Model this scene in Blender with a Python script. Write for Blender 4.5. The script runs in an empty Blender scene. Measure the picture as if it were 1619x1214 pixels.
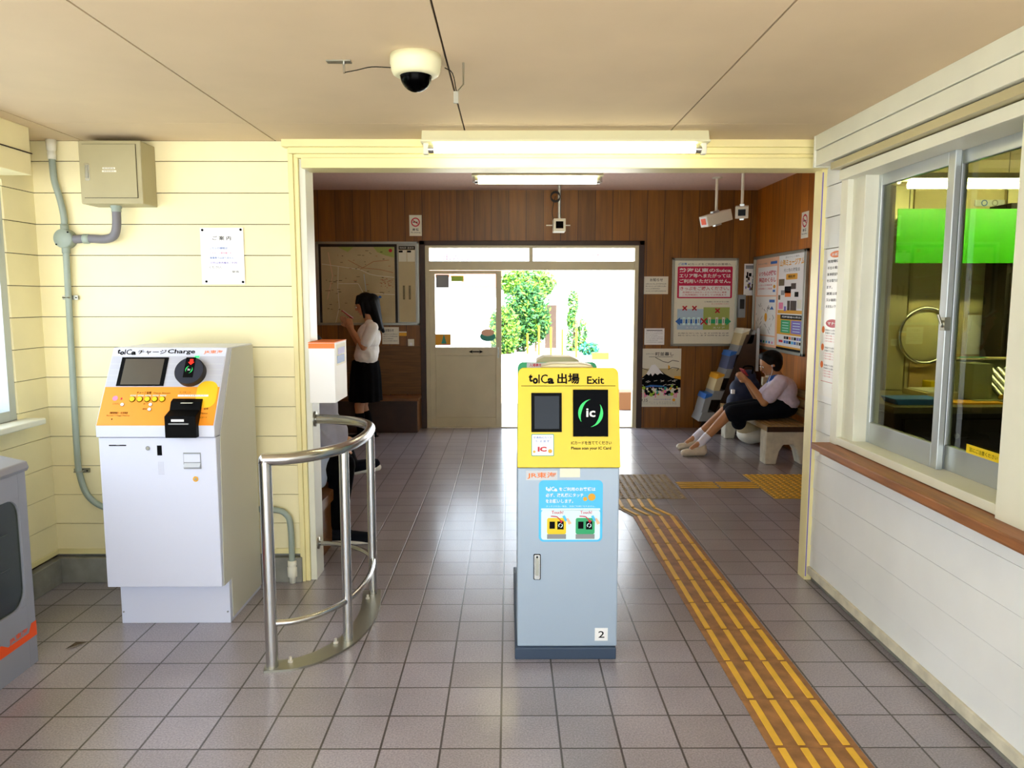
import bpy, bmesh, math, random
from mathutils import Vector, Matrix
random.seed(7)
V = Vector
S = bpy.context.scene
COL = S.collection

# ------------------------------------------------------------------ camera
CAM_F, CAM_H = 1200.0, 1.49
PITCH, YAW = math.atan(135 / 1200), math.radians(.26)
cam = bpy.data.cameras.new('camera'); cam.sensor_fit = 'HORIZONTAL'; cam.sensor_width = 36
cam.lens = CAM_F / 1619 * 36; cam.clip_end = 300
camo = bpy.data.objects.new('camera', cam); COL.objects.link(camo)
camo.location = (0, 0, CAM_H); camo.rotation_euler = (math.pi / 2 - PITCH, 0, -YAW)
S.camera = camo

# ------------------------------------------------------------------ sky, sun, exposure
S.view_settings.view_transform = 'Standard'; S.view_settings.look = 'None'
S.view_settings.gamma = 1; S.view_settings.use_curve_mapping = False
S.view_settings.exposure = 0.45
w = bpy.data.worlds.new('sky'); S.world = w; w.use_nodes = True
bg = w.node_tree.nodes['Background']; bg.inputs[0].default_value = (.76, .87, 1, 1); bg.inputs[1].default_value = 3.6
sl = bpy.data.lights.new('sun', 'SUN'); sl.energy = 24; sl.angle = .01; sl.color = (1, .95, .86)
so = bpy.data.objects.new('sun', sl); COL.objects.link(so)
so.rotation_euler = (math.radians(36), 0, math.radians(14))

# measuring helpers: the surveyed point on a wall, floor or ceiling plane
def ray(px, py):
    x = (px - 809.5) / CAM_F; z = -(py - 607) / CAM_F
    y = math.cos(PITCH) + z * math.sin(PITCH); zz = -math.sin(PITCH) + z * math.cos(PITCH)
    return V((x * math.cos(YAW) + y * math.sin(YAW), -x * math.sin(YAW) + y * math.cos(YAW), zz))
def aY(px, py, Y): r = ray(px, py); return V((0, 0, CAM_H)) + r * (Y / r.y)
def aX(px, py, X): r = ray(px, py); return V((0, 0, CAM_H)) + r * (X / r.x)
def aZ(px, py, Z=0): r = ray(px, py); return V((0, 0, CAM_H)) + r * ((Z - CAM_H) / r.z)

# ------------------------------------------------------------------ materials
def lin(h):
    h = h.lstrip('#'); c = [int(h[i:i + 2], 16) / 255 for i in (0, 2, 4)]
    return tuple(((v / 12.92) if v <= .04045 else ((v + .055) / 1.055) ** 2.4) for v in c) + (1,)
MATS = {}
def M(name, hexc, rough=.5, metal=0, noise=0, nscale=6, bump=0, emit=0, alpha=1, stretch=None, spec=.5, ecol=None):
    if name in MATS: return MATS[name]
    m = bpy.data.materials.new(name); m.use_nodes = True; nt = m.node_tree; b = nt.nodes['Principled BSDF']
    b.inputs['Base Color'].default_value = lin(hexc); b.inputs['Roughness'].default_value = rough
    b.inputs['Metallic'].default_value = metal; b.inputs['Specular IOR Level'].default_value = spec
    if emit: b.inputs['Emission Color'].default_value = lin(ecol or hexc); b.inputs['Emission Strength'].default_value = emit
    if alpha < 1: b.inputs['Alpha'].default_value = alpha
    if noise or bump:
        tc = nt.nodes.new('ShaderNodeTexCoord'); mp = nt.nodes.new('ShaderNodeMapping'); n = nt.nodes.new('ShaderNodeTexNoise')
        n.inputs['Scale'].default_value = nscale; n.inputs['Detail'].default_value = 6
        if stretch: mp.inputs['Scale'].default_value = stretch
        nt.links.new(tc.outputs['Object'], mp.inputs[0]); nt.links.new(mp.outputs[0], n.inputs['Vector'])
        if noise:
            cr = nt.nodes.new('ShaderNodeValToRGB'); c = lin(hexc)
            cr.color_ramp.elements[0].position = .3; cr.color_ramp.elements[1].position = .7
            cr.color_ramp.elements[0].color = tuple(v * (1 - noise) for v in c[:3]) + (1,)
            cr.color_ramp.elements[1].color = tuple(min(1, v * (1 + noise * .6)) for v in c[:3]) + (1,)
            nt.links.new(n.outputs[0], cr.inputs[0]); nt.links.new(cr.outputs[0], b.inputs['Base Color'])
        if bump:
            bp = nt.nodes.new('ShaderNodeBump'); bp.inputs['Strength'].default_value = bump; bp.inputs['Distance'].default_value = .01
            nt.links.new(n.outputs[0], bp.inputs['Height']); nt.links.new(bp.outputs[0], b.inputs['Normal'])
    MATS[name] = m; return m
def glassmat(name, tint='#ffffff', refl=.08):
    m = bpy.data.materials.new(name); m.use_nodes = True; nt = m.node_tree; nt.nodes.clear()
    o = nt.nodes.new('ShaderNodeOutputMaterial'); t = nt.nodes.new('ShaderNodeBsdfTransparent'); g = nt.nodes.new('ShaderNodeBsdfGlossy')
    t.inputs[0].default_value = lin(tint); g.inputs['Roughness'].default_value = .02
    f = nt.nodes.new('ShaderNodeFresnel'); f.inputs[0].default_value = 1.45
    ge = nt.nodes.new('ShaderNodeNewGeometry'); iv = nt.nodes.new('ShaderNodeMath'); iv.operation = 'SUBTRACT'; iv.inputs[0].default_value = 1; nt.links.new(ge.outputs['Backfacing'], iv.inputs[1])
    mu = nt.nodes.new('ShaderNodeMath'); mu.operation = 'MULTIPLY'; nt.links.new(f.outputs[0], mu.inputs[0]); nt.links.new(iv.outputs[0], mu.inputs[1])
    mx = nt.nodes.new('ShaderNodeMixShader'); nt.links.new(mu.outputs[0], mx.inputs[0]); nt.links.new(t.outputs[0], mx.inputs[1]); nt.links.new(g.outputs[0], mx.inputs[2])
    nt.links.new(mx.outputs[0], o.inputs[0]); MATS[name] = m; return m
M('cream_wall', '#F7ECBB', .45, noise=.07, nscale=3, bump=.05)
M('cream_trim', '#F0E4A6', .4, noise=.08, nscale=4)
M('white_wall', '#EFF2F3', .4, noise=.05, nscale=3, bump=.05)  # office boards get their own whiter base colour than the other walls
M('white_trim', '#E4E4D2', .4, noise=.06, nscale=4)
M('gap_dark', '#4A3C22', .9)
M('ceiling_board', '#D6C09C', .85, noise=.06, nscale=2.5)
M('ceiling_rear', '#E9C9B8', .9, noise=.07, nscale=30)
M('seam', '#3B2E1E', .9)
M('concrete', '#8B8A80', .85, noise=.25, nscale=9, bump=.3)
M('concrete_light', '#D8D2BC', .8, noise=.18, nscale=14, bump=.3)
M('steel', '#C9C9C6', .22, 1, noise=.06, nscale=20)
M('steel_dull', '#A9A89A', .4, 1)
M('bolt', '#E8E4DA', .3, .6)
M('gatebody', '#A6B8CA', .38, .1)
M('gateplinth', '#35465C', .5)
M('yellow', '#EDCE02', .38)
M('green', '#22A86A', .38)
M('black', '#030303', .5, spec=.08)
M('black_gloss', '#010101', .2, spec=.03)
M('screen', '#181C22', .2, spec=.2)
M('screen_tan', '#57524B', .15)
M('icgreen', '#2FE070', .5)
M('white', '#F6F6F4', .5)
M('offwhite', '#E9E6D2', .55)
M('paper', '#EEEBD6', .55, noise=.03)
M('paper_white', '#F3F3F0', .3)  # whiter and smoother than the plain paper
M('grey', '#8C9092', .5)
M('lightgrey', '#C8CDD2', .45)
M('machine', '#D6DBEC', .35)
M('machine_shaded', '#CDCCBE', .4)
M('panelgrey', '#BDC0CC', .35)
M('orange', '#F99A22', .4)
M('jrorange', '#F07A1E', .5)
M('jrorange_red', '#F0520A', .5)
M('red', '#C8142C', .5)
M('magenta', '#C9124A', .5)
M('blue', '#2C6CC0', .5)
M('yellow_sticker', '#F8C414', .5)
M('cyan', '#4EC4F4', .5)
M('palecyan', '#DDFBFF', .5)
M('purple', '#7A6CC0', .5)
M('teal', '#2F9A86', .5)
M('lime', '#A6CC3A', .5)
M('gold', '#E8A81C', .5)
M('pink', '#EE88B0', .5)
M('peach', '#F2C3A0', .5)
M('led_green', '#20FF60', .4, emit=1.5)
M('led_red', '#FF2010', .4, emit=.8)
M('box_khaki', '#A9A079', .45, noise=.04)
M('pipe_grey', '#9AA79A', .45, noise=.08)
M('pipe_dark', '#77757A', .55)
M('lampbody', '#E4E0B8', .5)
M('tube', '#FFFFFA', .4, emit=12, ecol='#FFF7D2')
M('chrome', '#E8E8E8', .08, 1)
M('alu', '#A9ACA0', .35, .9)
M('alu_cream', '#BDB490', .4, .4)
M('alu_white', '#BFC6C8', .35, .6)
M('door_cream', '#CFC6A2', .45, noise=.05)
M('brownwood_dark', '#3A2413', .5, noise=.3, nscale=8)
M('shelf_wood', '#9A6236', .5, noise=.3, nscale=5, stretch=(8, .8, 8))
M('bench_wood', '#7A5026', .5, noise=.35, nscale=5, stretch=(1, 12, 12))
M('slat_wood', '#A08552', .55, noise=.35, nscale=6, stretch=(8, 1, 8))
M('slat_end', '#B79A68', .6, noise=.2)
M('wainscot', '#6E4C20', .6, noise=.35, nscale=4, stretch=(1, 8, 14))
M('tact_base', '#A27242', .6, noise=.4, nscale=14)
M('tact_bar', '#EDBB38', .55, noise=.12, nscale=14)
M('tact_worn', '#8C7A5A', .6, noise=.3, nscale=20)
M('tact_worn_dot', '#A8946A', .6, noise=.2, nscale=20)
M('tact_gold', '#C09A28', .6, noise=.3, nscale=20)
M('skin', '#C79068', .55, noise=.03)
M('skin_light', '#D9A98A', .55, noise=.03)
M('skin_boy', '#B98458', .55, noise=.03)
M('hair', '#060504', .6, spec=.2)
M('shirt', '#F2EFE6', .8, noise=.05, nscale=20, bump=.3)
M('shirt_lilac', '#DAD2EA', .8, noise=.1, nscale=25, bump=.3)
M('shirt_grey', '#A9ABBC', .8, noise=.06, nscale=20, bump=.3)
M('shirt_blue', '#C2CFE6', .8, noise=.06, nscale=20, bump=.3)
M('navy', '#0A0D16', .9, spec=.2, noise=.2, nscale=20, bump=.3)
M('bagnavy', '#1D2A48', .7, noise=.2, nscale=15, bump=.4)
M('blackcloth', '#060506', .95, spec=.1, noise=.2, nscale=20, bump=.3)
M('sole', '#D8D4C6', .6)
M('shoe_cream', '#D6CBB4', .6, noise=.08, nscale=30)
M('sock', '#E9E7F2', .8)
M('phone_red', '#A01420', .3)
M('phone_screen', '#E8E8E0', .2)
M('office_tan', '#CDBE92', .7, noise=.06)
M('office_wall', '#B5A882', .8)
M('office_dark', '#17120C', .6)
M('deskfront', '#2A1C10', .35, noise=.3, nscale=4)
M('desktop', '#6E6648', .35)
M('rackbox', '#8A9070', .5)
M('silver', '#C8C8C0', .25, .9)
M('greenfilm', '#3FBE0E', .4, alpha=.86)
M('plastic_grey', '#8B8D95', .4)
M('foliage', '#1F5A26', .7, noise=.5, nscale=3)
M('foliage_light', '#5F8C20', .7, noise=.4, nscale=3)
M('foliage_pale', '#4F8A50', .7, noise=.4, nscale=3)
M('bark', '#6A5238', .8)
M('fence', '#3E2E24', .7, noise=.3, nscale=6, stretch=(12, 1, 1))
M('housewall', '#F2F2F0', .8)
M('roof', '#B06A44', .7)
M('bluegrey', '#4C587A', .6)
M('asphalt', '#DAD8D4', .8, noise=.05)
M('pole_yellow', '#C89008', .5)
M('brick_tan', '#9A6A40', .7)
M('cream_and_reflection', '#CFC69A', .5); M('office_dark2', '#241D16', .5); M('tube_office', '#FFF8C0', .4, emit=80, ecol='#FFF3AE'); M('teal_leaf', '#2F9A86', .6)
M('paper_map', '#C9B98A', .4, noise=.15, nscale=3); M('lime_pale', '#A8B860', .6); M('red_pale', '#B0704A', .6); M('brown_map', '#6B5A38', .6); M('paleblue', '#B4D0E0', .6)
glassmat('glass'); glassmat('glass_dark', '#c9cfc4')

def floor_mat():
    m = bpy.data.materials.new('floor_tiles'); m.use_nodes = True; nt = m.node_tree; b = nt.nodes['Principled BSDF']
    tc = nt.nodes.new('ShaderNodeTexCoord'); mp = nt.nodes.new('ShaderNodeMapping'); br = nt.nodes.new('ShaderNodeTexBrick')
    mp.inputs['Location'].default_value = (.027, .022, 0)
    nt.links.new(tc.outputs['Object'], mp.inputs[0]); nt.links.new(mp.outputs[0], br.inputs['Vector'])
    br.offset = 0; br.squash = 1
    br.inputs['Scale'].default_value = 1; br.inputs['Brick Width'].default_value = .2006; br.inputs['Row Height'].default_value = .2
    br.inputs['Mortar Size'].default_value = .0042; br.inputs['Mortar Smooth'].default_value = .3; br.inputs['Bias'].default_value = 0
    br.inputs['Color1'].default_value = lin('#A19BA4'); br.inputs['Color2'].default_value = lin('#958E93'); br.inputs['Mortar'].default_value = lin('#48423F')
    n = nt.nodes.new('ShaderNodeTexNoise'); n.inputs['Scale'].default_value = 160; n.inputs['Detail'].default_value = 3
    nt.links.new(tc.outputs['Object'], n.inputs['Vector'])
    n2 = nt.nodes.new('ShaderNodeTexNoise'); n2.inputs['Scale'].default_value = 1.7; n2.inputs['Detail'].default_value = 5
    nt.links.new(tc.outputs['Object'], n2.inputs['Vector'])
    r1 = nt.nodes.new('ShaderNodeMapRange'); r1.inputs[1].default_value = .3; r1.inputs[2].default_value = .7; r1.inputs[3].default_value = .72; r1.inputs[4].default_value = 1.25
    r2 = nt.nodes.new('ShaderNodeMapRange'); r2.inputs[1].default_value = .3; r2.inputs[2].default_value = .7; r2.inputs[3].default_value = .82; r2.inputs[4].default_value = 1.1
    nt.links.new(n.outputs[0], r1.inputs[0]); nt.links.new(n2.outputs[0], r2.inputs[0])
    mu = nt.nodes.new('ShaderNodeMath'); mu.operation = 'MULTIPLY'; nt.links.new(r1.outputs[0], mu.inputs[0]); nt.links.new(r2.outputs[0], mu.inputs[1])
    vm = nt.nodes.new('ShaderNodeVectorMath'); vm.operation = 'SCALE'
    nt.links.new(br.outputs['Color'], vm.inputs[0]); nt.links.new(mu.outputs[0], vm.inputs['Scale']); nt.links.new(vm.outputs[0], b.inputs['Base Color'])
    bp = nt.nodes.new('ShaderNodeBump'); bp.inputs['Strength'].default_value = .5; bp.inputs['Distance'].default_value = .003; bp.invert = True
    nt.links.new(br.outputs['Fac'], bp.inputs['Height'])
    bp2 = nt.nodes.new('ShaderNodeBump'); bp2.inputs['Strength'].default_value = .25; bp2.inputs['Distance'].default_value = .002
    nt.links.new(n.outputs[0], bp2.inputs['Height']); nt.links.new(bp.outputs[0], bp2.inputs['Normal']); nt.links.new(bp2.outputs[0], b.inputs['Normal'])
    b.inputs['Roughness'].default_value = .3; b.inputs['Coat Weight'].default_value = .5; b.inputs['Coat Roughness'].default_value = .16
    MATS['floor_tiles'] = m
floor_mat()
def panel_mat(name, hexc, pitch, axis):
    # vertical wood panelling: thin dark groove every pitch metres, grain along z
    m = bpy.data.materials.new(name); m.use_nodes = True; nt = m.node_tree; b = nt.nodes['Principled BSDF']
    tc = nt.nodes.new('ShaderNodeTexCoord'); sp = nt.nodes.new('ShaderNodeSeparateXYZ'); nt.links.new(tc.outputs['Object'], sp.inputs[0])
    d = nt.nodes.new('ShaderNodeMath'); d.operation = 'DIVIDE'; d.inputs[1].default_value = pitch; nt.links.new(sp.outputs[axis], d.inputs[0])
    fl = nt.nodes.new('ShaderNodeMath'); fl.operation = 'FLOOR'; nt.links.new(d.outputs[0], fl.inputs[0])
    fr = nt.nodes.new('ShaderNodeMath'); fr.operation = 'FRACT'; nt.links.new(d.outputs[0], fr.inputs[0])
    gr = nt.nodes.new('ShaderNodeMath'); gr.operation = 'LESS_THAN'; gr.inputs[1].default_value = .035; nt.links.new(fr.outputs[0], gr.inputs[0])
    wn = nt.nodes.new('ShaderNodeTexWhiteNoise'); wn.noise_dimensions = '1D'; nt.links.new(fl.outputs[0], wn.inputs['W'])
    mp = nt.nodes.new('ShaderNodeMapping'); mp.inputs['Scale'].default_value = (14, 14, .7); nt.links.new(tc.outputs['Object'], mp.inputs[0])
    n = nt.nodes.new('ShaderNodeTexNoise'); n.inputs['Scale'].default_value = 2.5; n.inputs['Detail'].default_value = 8; n.inputs['Distortion'].default_value = .6
    nt.links.new(mp.outputs[0], n.inputs['Vector'])
    ad = nt.nodes.new('ShaderNodeMath'); ad.operation = 'MULTIPLY_ADD'; ad.inputs[1].default_value = .35; nt.links.new(wn.outputs[0], ad.inputs[0]); nt.links.new(n.outputs[0], ad.inputs[2])
    cr = nt.nodes.new('ShaderNodeValToRGB'); c = lin(hexc)
    cr.color_ramp.elements[0].position = .35; cr.color_ramp.elements[1].position = .95
    cr.color_ramp.elements[0].color = tuple(v * .6 for v in c[:3]) + (1,); cr.color_ramp.elements[1].color = tuple(v * 1.3 for v in c[:3]) + (1,)
    nt.links.new(ad.outputs[0], cr.inputs[0])
    mx = nt.nodes.new('ShaderNodeMix'); mx.data_type = 'RGBA'; nt.links.new(gr.outputs[0], mx.inputs[0]); nt.links.new(cr.outputs[0], mx.inputs[6]); mx.inputs[7].default_value = tuple(v * .25 for v in c[:3]) + (1,)
    nt.links.new(mx.outputs[2], b.inputs['Base Color']); b.inputs['Roughness'].default_value = .42
    MATS[name] = m
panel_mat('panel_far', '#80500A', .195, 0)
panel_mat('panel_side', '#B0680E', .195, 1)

# ------------------------------------------------------------------ mesh building
class PL:
    def __init__(s, O, U, W): s.O = V(O); s.U = V(U).normalized(); s.W = V(W).normalized(); s.N = s.U.cross(s.W)
    def p(s, a, b, l=0): return s.O + s.U * a + s.W * b + s.N * l
def FR(Y): return PL((0, Y, 0), (1, 0, 0), (0, 0, 1))        # faces the camera; a = X, b = Z
def SD(X): return PL((X, 0, 0), (0, -1, 0), (0, 0, 1))       # faces -X; a = -Y, b = Z
def SDp(X): return PL((X, 0, 0), (0, 1, 0), (0, 0, 1))       # faces +X; a = Y
def rect_f(x0, y0, x1, y1, Y):
    a = aY(x0, y0, Y); b = aY(x1, y1, Y); return a.x, b.z, b.x, a.z

_tc = bpy.data.curves.new('t', 'FONT'); _to = bpy.data.objects.new('t', _tc); COL.objects.link(_to); _gc = {}
def glyphs(s, bold):
    k = (s, bold)
    if k not in _gc:
        _tc.body = s; _tc.resolution_u = 2; _tc.offset = bold; _tc.space_character = 1.0
        dg = bpy.context.evaluated_depsgraph_get(); _to.update_tag(); dg.update()
        me = bpy.data.meshes.new_from_object(_to.evaluated_get(dg))
        vs = [(v.co.x, v.co.y) for v in me.vertices]; fs = [tuple(p.vertices) for p in me.polygons]
        bpy.data.meshes.remove(me)
        if not vs: _gc[k] = ([], [])
        else:
            x0 = min(v[0] for v in vs); x1 = max(v[0] for v in vs); y0 = min(v[1] for v in vs); y1 = max(v[1] for v in vs)
            _gc[k] = ([((v[0] - x0) / (x1 - x0 or 1), (v[1] - y0) / (y1 - y0 or 1)) for v in vs], fs)
    return _gc[k]

class MB:
    def __init__(s): s.v = []; s.f = []; s.m = []; s.ms = []; s.sm = []
    def mi(s, m):
        if m not in s.ms: s.ms.append(m)
        return s.ms.index(m)
    def add(s, vs, fs, m, smooth=False):
        o = len(s.v); s.v += [V(v) for v in vs]; i = s.mi(m)
        for f in fs: s.f.append(tuple(o + k for k in f)); s.m.append(i); s.sm.append(smooth)
        return s
    def box(s, x0, y0, z0, x1, y1, z1, m):
        x0, x1 = sorted((x0, x1)); y0, y1 = sorted((y0, y1)); z0, z1 = sorted((z0, z1))
        vs = [(x0, y0, z0), (x1, y0, z0), (x1, y1, z0), (x0, y1, z0), (x0, y0, z1), (x1, y0, z1), (x1, y1, z1), (x0, y1, z1)]
        return s.add(vs, [(0, 3, 2, 1), (4, 5, 6, 7), (0, 1, 5, 4), (1, 2, 6, 5), (2, 3, 7, 6), (3, 0, 4, 7)], m)
    def prism(s, pts, ext, m, smooth=False):
        pts = [V(p) for p in pts]; e = V(ext); n = len(pts)
        c = sum((pts[i].cross(pts[(i + 1) % n]) for i in range(n)), V())
        if c.dot(e) > 0: pts = pts[::-1]
        return s.add(pts + [p + e for p in pts], [tuple(range(n)), tuple(range(2 * n - 1, n - 1, -1))] + [(i, i + n, (i + 1) % n + n, (i + 1) % n) for i in range(n)], m, smooth)
    def tube(s, pts, r, m, n=14, curve=0, cap=True):
        pts = [V(p) for p in pts]
        if curve:
            q = []; P = [pts[0] * 2 - pts[1]] + pts + [pts[-1] * 2 - pts[-2]]
            for i in range(1, len(P) - 2):
                for k in range(curve):
                    t = k / curve; a, b, c, d = P[i - 1:i + 3]
                    q.append(.5 * ((2 * b) + (c - a) * t + (2 * a - 5 * b + 4 * c - d) * t * t + (3 * b - a - 3 * c + d) * t ** 3))
            pts = q + [pts[-1]]
        rs = r if isinstance(r, (list, tuple)) else [r] * len(pts)
        vs = []; up = None
        for i, p in enumerate(pts):
            t = (pts[min(i + 1, len(pts) - 1)] - pts[max(i - 1, 0)]).normalized()
            if up is None:
                up = t.cross(V((0, 0, 1)) if abs(t.z) < .9 else V((1, 0, 0))).normalized()
            up = (up - t * up.dot(t)).normalized(); w_ = t.cross(up)
            for k in range(n):
                a = 2 * math.pi * k / n; vs.append(p + (up * math.cos(a) + w_ * math.sin(a)) * rs[i])
        fs = [(i * n + k, i * n + (k + 1) % n, (i + 1) * n + (k + 1) % n, (i + 1) * n + k) for i in range(len(pts) - 1) for k in range(n)]
        s.add(vs, fs, m, True)
        if cap: s.add(vs[:n], [tuple(range(n - 1, -1, -1))], m); s.add(vs[-n:], [tuple(range(n))], m)
        return s
    def lathe(s, c, axis, prof, m, n=32, smooth=True):
        c = V(c); ax = V(axis).normalized(); u = ax.cross(V((0, 0, 1)) if abs(ax.z) < .9 else V((1, 0, 0))).normalized(); w_ = ax.cross(u)
        vs = [c + ax * h + (u * math.cos(2 * math.pi * k / n) + w_ * math.sin(2 * math.pi * k / n)) * max(r, 1e-5) for r, h in prof for k in range(n)]
        fs = [(i * n + k, i * n + (k + 1) % n, (i + 1) * n + (k + 1) % n, (i + 1) * n + k) for i in range(len(prof) - 1) for k in range(n)]
        return s.add(vs, fs, m, smooth)
    def ell(s, c, r, m, n=16, rot=None):
        c = V(c); vs = []; k2 = n // 2
        for i in range(k2 + 1):
            th = math.pi * i / k2
            for k in range(n):
                p = V((r[0] * math.sin(th) * math.cos(2 * math.pi * k / n), r[1] * math.sin(th) * math.sin(2 * math.pi * k / n), r[2] * math.cos(th)))
                if i in (0, k2): p = V((0, 0, r[2] * math.cos(th))) + V((1e-5 * math.cos(k), 1e-5 * math.sin(k), 0))
                if rot: p = rot @ p
                vs.append(c + p)
        fs = [(i * n + k, (i + 1) * n + k, (i + 1) * n + (k + 1) % n, i * n + (k + 1) % n) for i in range(k2) for k in range(n)]
        return s.add(vs, fs, m, True)
    def rect(s, pl, a0, b0, a1, b1, m, l=.001):
        a0, a1 = sorted((a0, a1)); b0, b1 = sorted((b0, b1))
        return s.add([pl.p(a0, b0, l), pl.p(a1, b0, l), pl.p(a1, b1, l), pl.p(a0, b1, l)], [(0, 1, 2, 3)], m)
    def slab(s, pl, a0, b0, a1, b1, l0, l1, m):
        a0, a1 = sorted((a0, a1)); b0, b1 = sorted((b0, b1)); l0, l1 = sorted((l0, l1))
        vs = [pl.p(a, b, l) for l in (l0, l1) for a, b in ((a0, b0), (a1, b0), (a1, b1), (a0, b1))]
        return s.add(vs, [(0, 3, 2, 1), (4, 5, 6, 7), (0, 1, 5, 4), (1, 2, 6, 5), (2, 3, 7, 6), (3, 0, 4, 7)], m)
    def poly(s, pl, pts, m, l=.001, l0=None):
        q = [pl.p(a, b, l) for a, b in pts]
        if l0 is None: return s.add(q, [tuple(range(len(q)))], m)
        return s.prism([pl.p(a, b, l0) for a, b in pts], pl.N * (l - l0), m)
    def disk(s, pl, a, b, r, m, l=.001, n=24, l0=None, rb=None):
        rb = rb or r
        return s.poly(pl, [(a + r * math.cos(2 * math.pi * k / n), b + rb * math.sin(2 * math.pi * k / n)) for k in range(n)], m, l, l0)
    def ring(s, pl, a, b, r0, r1, m, l=.001, n=32, t0=0, t1=2 * math.pi):
        vs = [pl.p(a + r * math.cos(t0 + (t1 - t0) * k / n), b + r * math.sin(t0 + (t1 - t0) * k / n), l) for k in range(n + 1) for r in (r0, r1)]
        return s.add(vs, [(2 * k, 2 * k + 1, 2 * k + 3, 2 * k + 2) for k in range(n)], m)
    def rr(s, pl, a0, b0, a1, b1, r, m, l=.001, l0=None):
        pts = []
        for cx, cy, t in ((a1 - r, b1 - r, 0), (a0 + r, b1 - r, 1), (a0 + r, b0 + r, 2), (a1 - r, b0 + r, 3)):
            for k in range(7): t_ = (t + k / 6) * math.pi / 2; pts.append((cx + r * math.cos(t_), cy + r * math.sin(t_)))
        return s.poly(pl, pts, m, l, l0)
    def txt(s, pl, st, a0, b0, a1, b1, m, l=.0018, bold=.0):
        vs, fs = glyphs(st, bold)
        if vs: s.add([pl.p(a0 + (a1 - a0) * x, b0 + (b1 - b0) * y, l) for x, y in vs], fs, m)
        return s
    def line(s, pl, a0, b0, a1, b1, wd, m, l=.001):
        d = V((a1 - a0, b1 - b0, 0)); n_ = V((-d.y, d.x, 0)).normalized() * wd / 2
        return s.add([pl.p(a0 + n_.x, b0 + n_.y, l), pl.p(a0 - n_.x, b0 - n_.y, l), pl.p(a1 - n_.x, b1 - n_.y, l), pl.p(a1 + n_.x, b1 + n_.y, l)], [(0, 1, 2, 3)], m)
    def build(s, name, parent=None, bevel=0, label=None, cat=None, group=None, kind=None, seg=2):
        me = bpy.data.meshes.new(name)
        pw = WORLD.get(parent.name, V()) if parent else None
        if parent is None:
            xs = [v.x for v in s.v]; ys = [v.y for v in s.v]; zs = [v.z for v in s.v]
            o = V(((min(xs) + max(xs)) / 2, (min(ys) + max(ys)) / 2, min(zs))) if kind != 'structure' else V()
        else: o = pw
        me.from_pydata([v - o for v in s.v], [], s.f)
        for m in s.ms: me.materials.append(MATS[m])
        me.polygons.foreach_set('material_index', s.m); me.polygons.foreach_set('use_smooth', s.sm); me.update()
        ob = bpy.data.objects.new(name, me); COL.objects.link(ob); WORLD[ob.name] = o
        if parent: ob.parent = parent
        else: ob.location = o
        if bevel:
            b = ob.modifiers.new('bevel', 'BEVEL'); b.width = bevel; b.segments = seg; b.limit_method = 'ANGLE'; b.angle_limit = math.radians(50); b.harden_normals = False
        tag(ob, label, cat, group, kind); return ob
WORLD = {}
def tag(o, label=None, cat=None, group=None, kind=None):
    for k, v in (('label', label), ('category', cat), ('group', group), ('kind', kind)):
        if v: o[k] = v
def thing(name, loc, label, cat, group=None, kind=None):
    o = bpy.data.objects.new(name, None); COL.objects.link(o); o.location = loc; o.empty_display_size = .1
    WORLD[o.name] = V(loc); tag(o, label, cat, group, kind); return o
def copy_thing(src, dloc, label):
    c = src.copy(); COL.objects.link(c); c.location = src.location + V(dloc); WORLD[c.name] = WORLD[src.name] + V(dloc)
    if label: c['label'] = label
    for ch in [o for o in bpy.data.objects if o.parent == src]:
        d = ch.copy(); COL.objects.link(d); d.parent = c
        for g in [o for o in bpy.data.objects if o.parent == ch]:
            e = g.copy(); COL.objects.link(e); e.parent = d
    return c

W, CZ, FY, RX, CZ2 = 3.90, 2.27, 8.70, 1.60, 2.70     # partition wall, ceiling, far wall, office wall, waiting ceiling
# ------------------------------------------------------------------ structure
b = MB(); b.box(-3, -2.5, -.12, 4, 8.95, 0, 'floor_tiles'); b.build('floor', kind='structure')
b = MB(); b.box(-12, 8.95, -.12, 16, 60, -.005, 'asphalt'); b.build('ground', kind='structure', label=None)
b = MB(); b.box(-20, -40, -1.1, 20, -2.5, -.9, 'asphalt'); b.box(-8, -3.2, -.9, 8, -2.5, 0, 'asphalt'); b.build('ground', kind='structure')

# front ceiling boards with open seams
xs = [aZ(125, 220, CZ).x, aZ(437, 224, CZ).x, aZ(733, 200, CZ).x, aZ(1060, 207, CZ).x]
b = MB(); b.box(-2.6, -2.0, CZ + .008, 1.75, W + .05, CZ + .1, 'seam')
ex = [-2.6] + xs + [1.75]
for i in range(len(ex) - 1):
    for y0, y1 in ((-2.0, .5), (.5, 3.515), (3.515, W)):
        g = .0035; b.box(ex[i] + g, y0 + .0012, CZ, ex[i + 1] - g, y1 - .0012, CZ + .012, 'ceiling_board')
b.build('ceiling', kind='structure')
b = MB(); b.box(-2.8, W + .05, CZ2, 2.95, FY + .1, CZ2 + .1, 'ceiling_rear'); b.box(-2.8, W + .0, CZ + .1, 2.95, W + .08, CZ2 + .1, 'ceiling_rear')
b.build('ceiling', kind='structure')
b = MB(); pz = CZ2 - .006
for x0, x1 in ((-1.02, -.62), (1.9, 2.3)):
    for a, c in (((x0, 5.2, x1, 5.21)), ((x0, 5.75, x1, 5.76))), (((x0, 5.2, x0 + .01, 5.76)), ((x1, 5.2, x1 + .01, 5.76))):
        b.box(a[0], a[1], pz, a[2], a[3], CZ2, 'white_trim'); b.box(c[0], c[1], pz, c[2], c[3], CZ2, 'white_trim')
b.build('trim_1', kind='structure')

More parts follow.
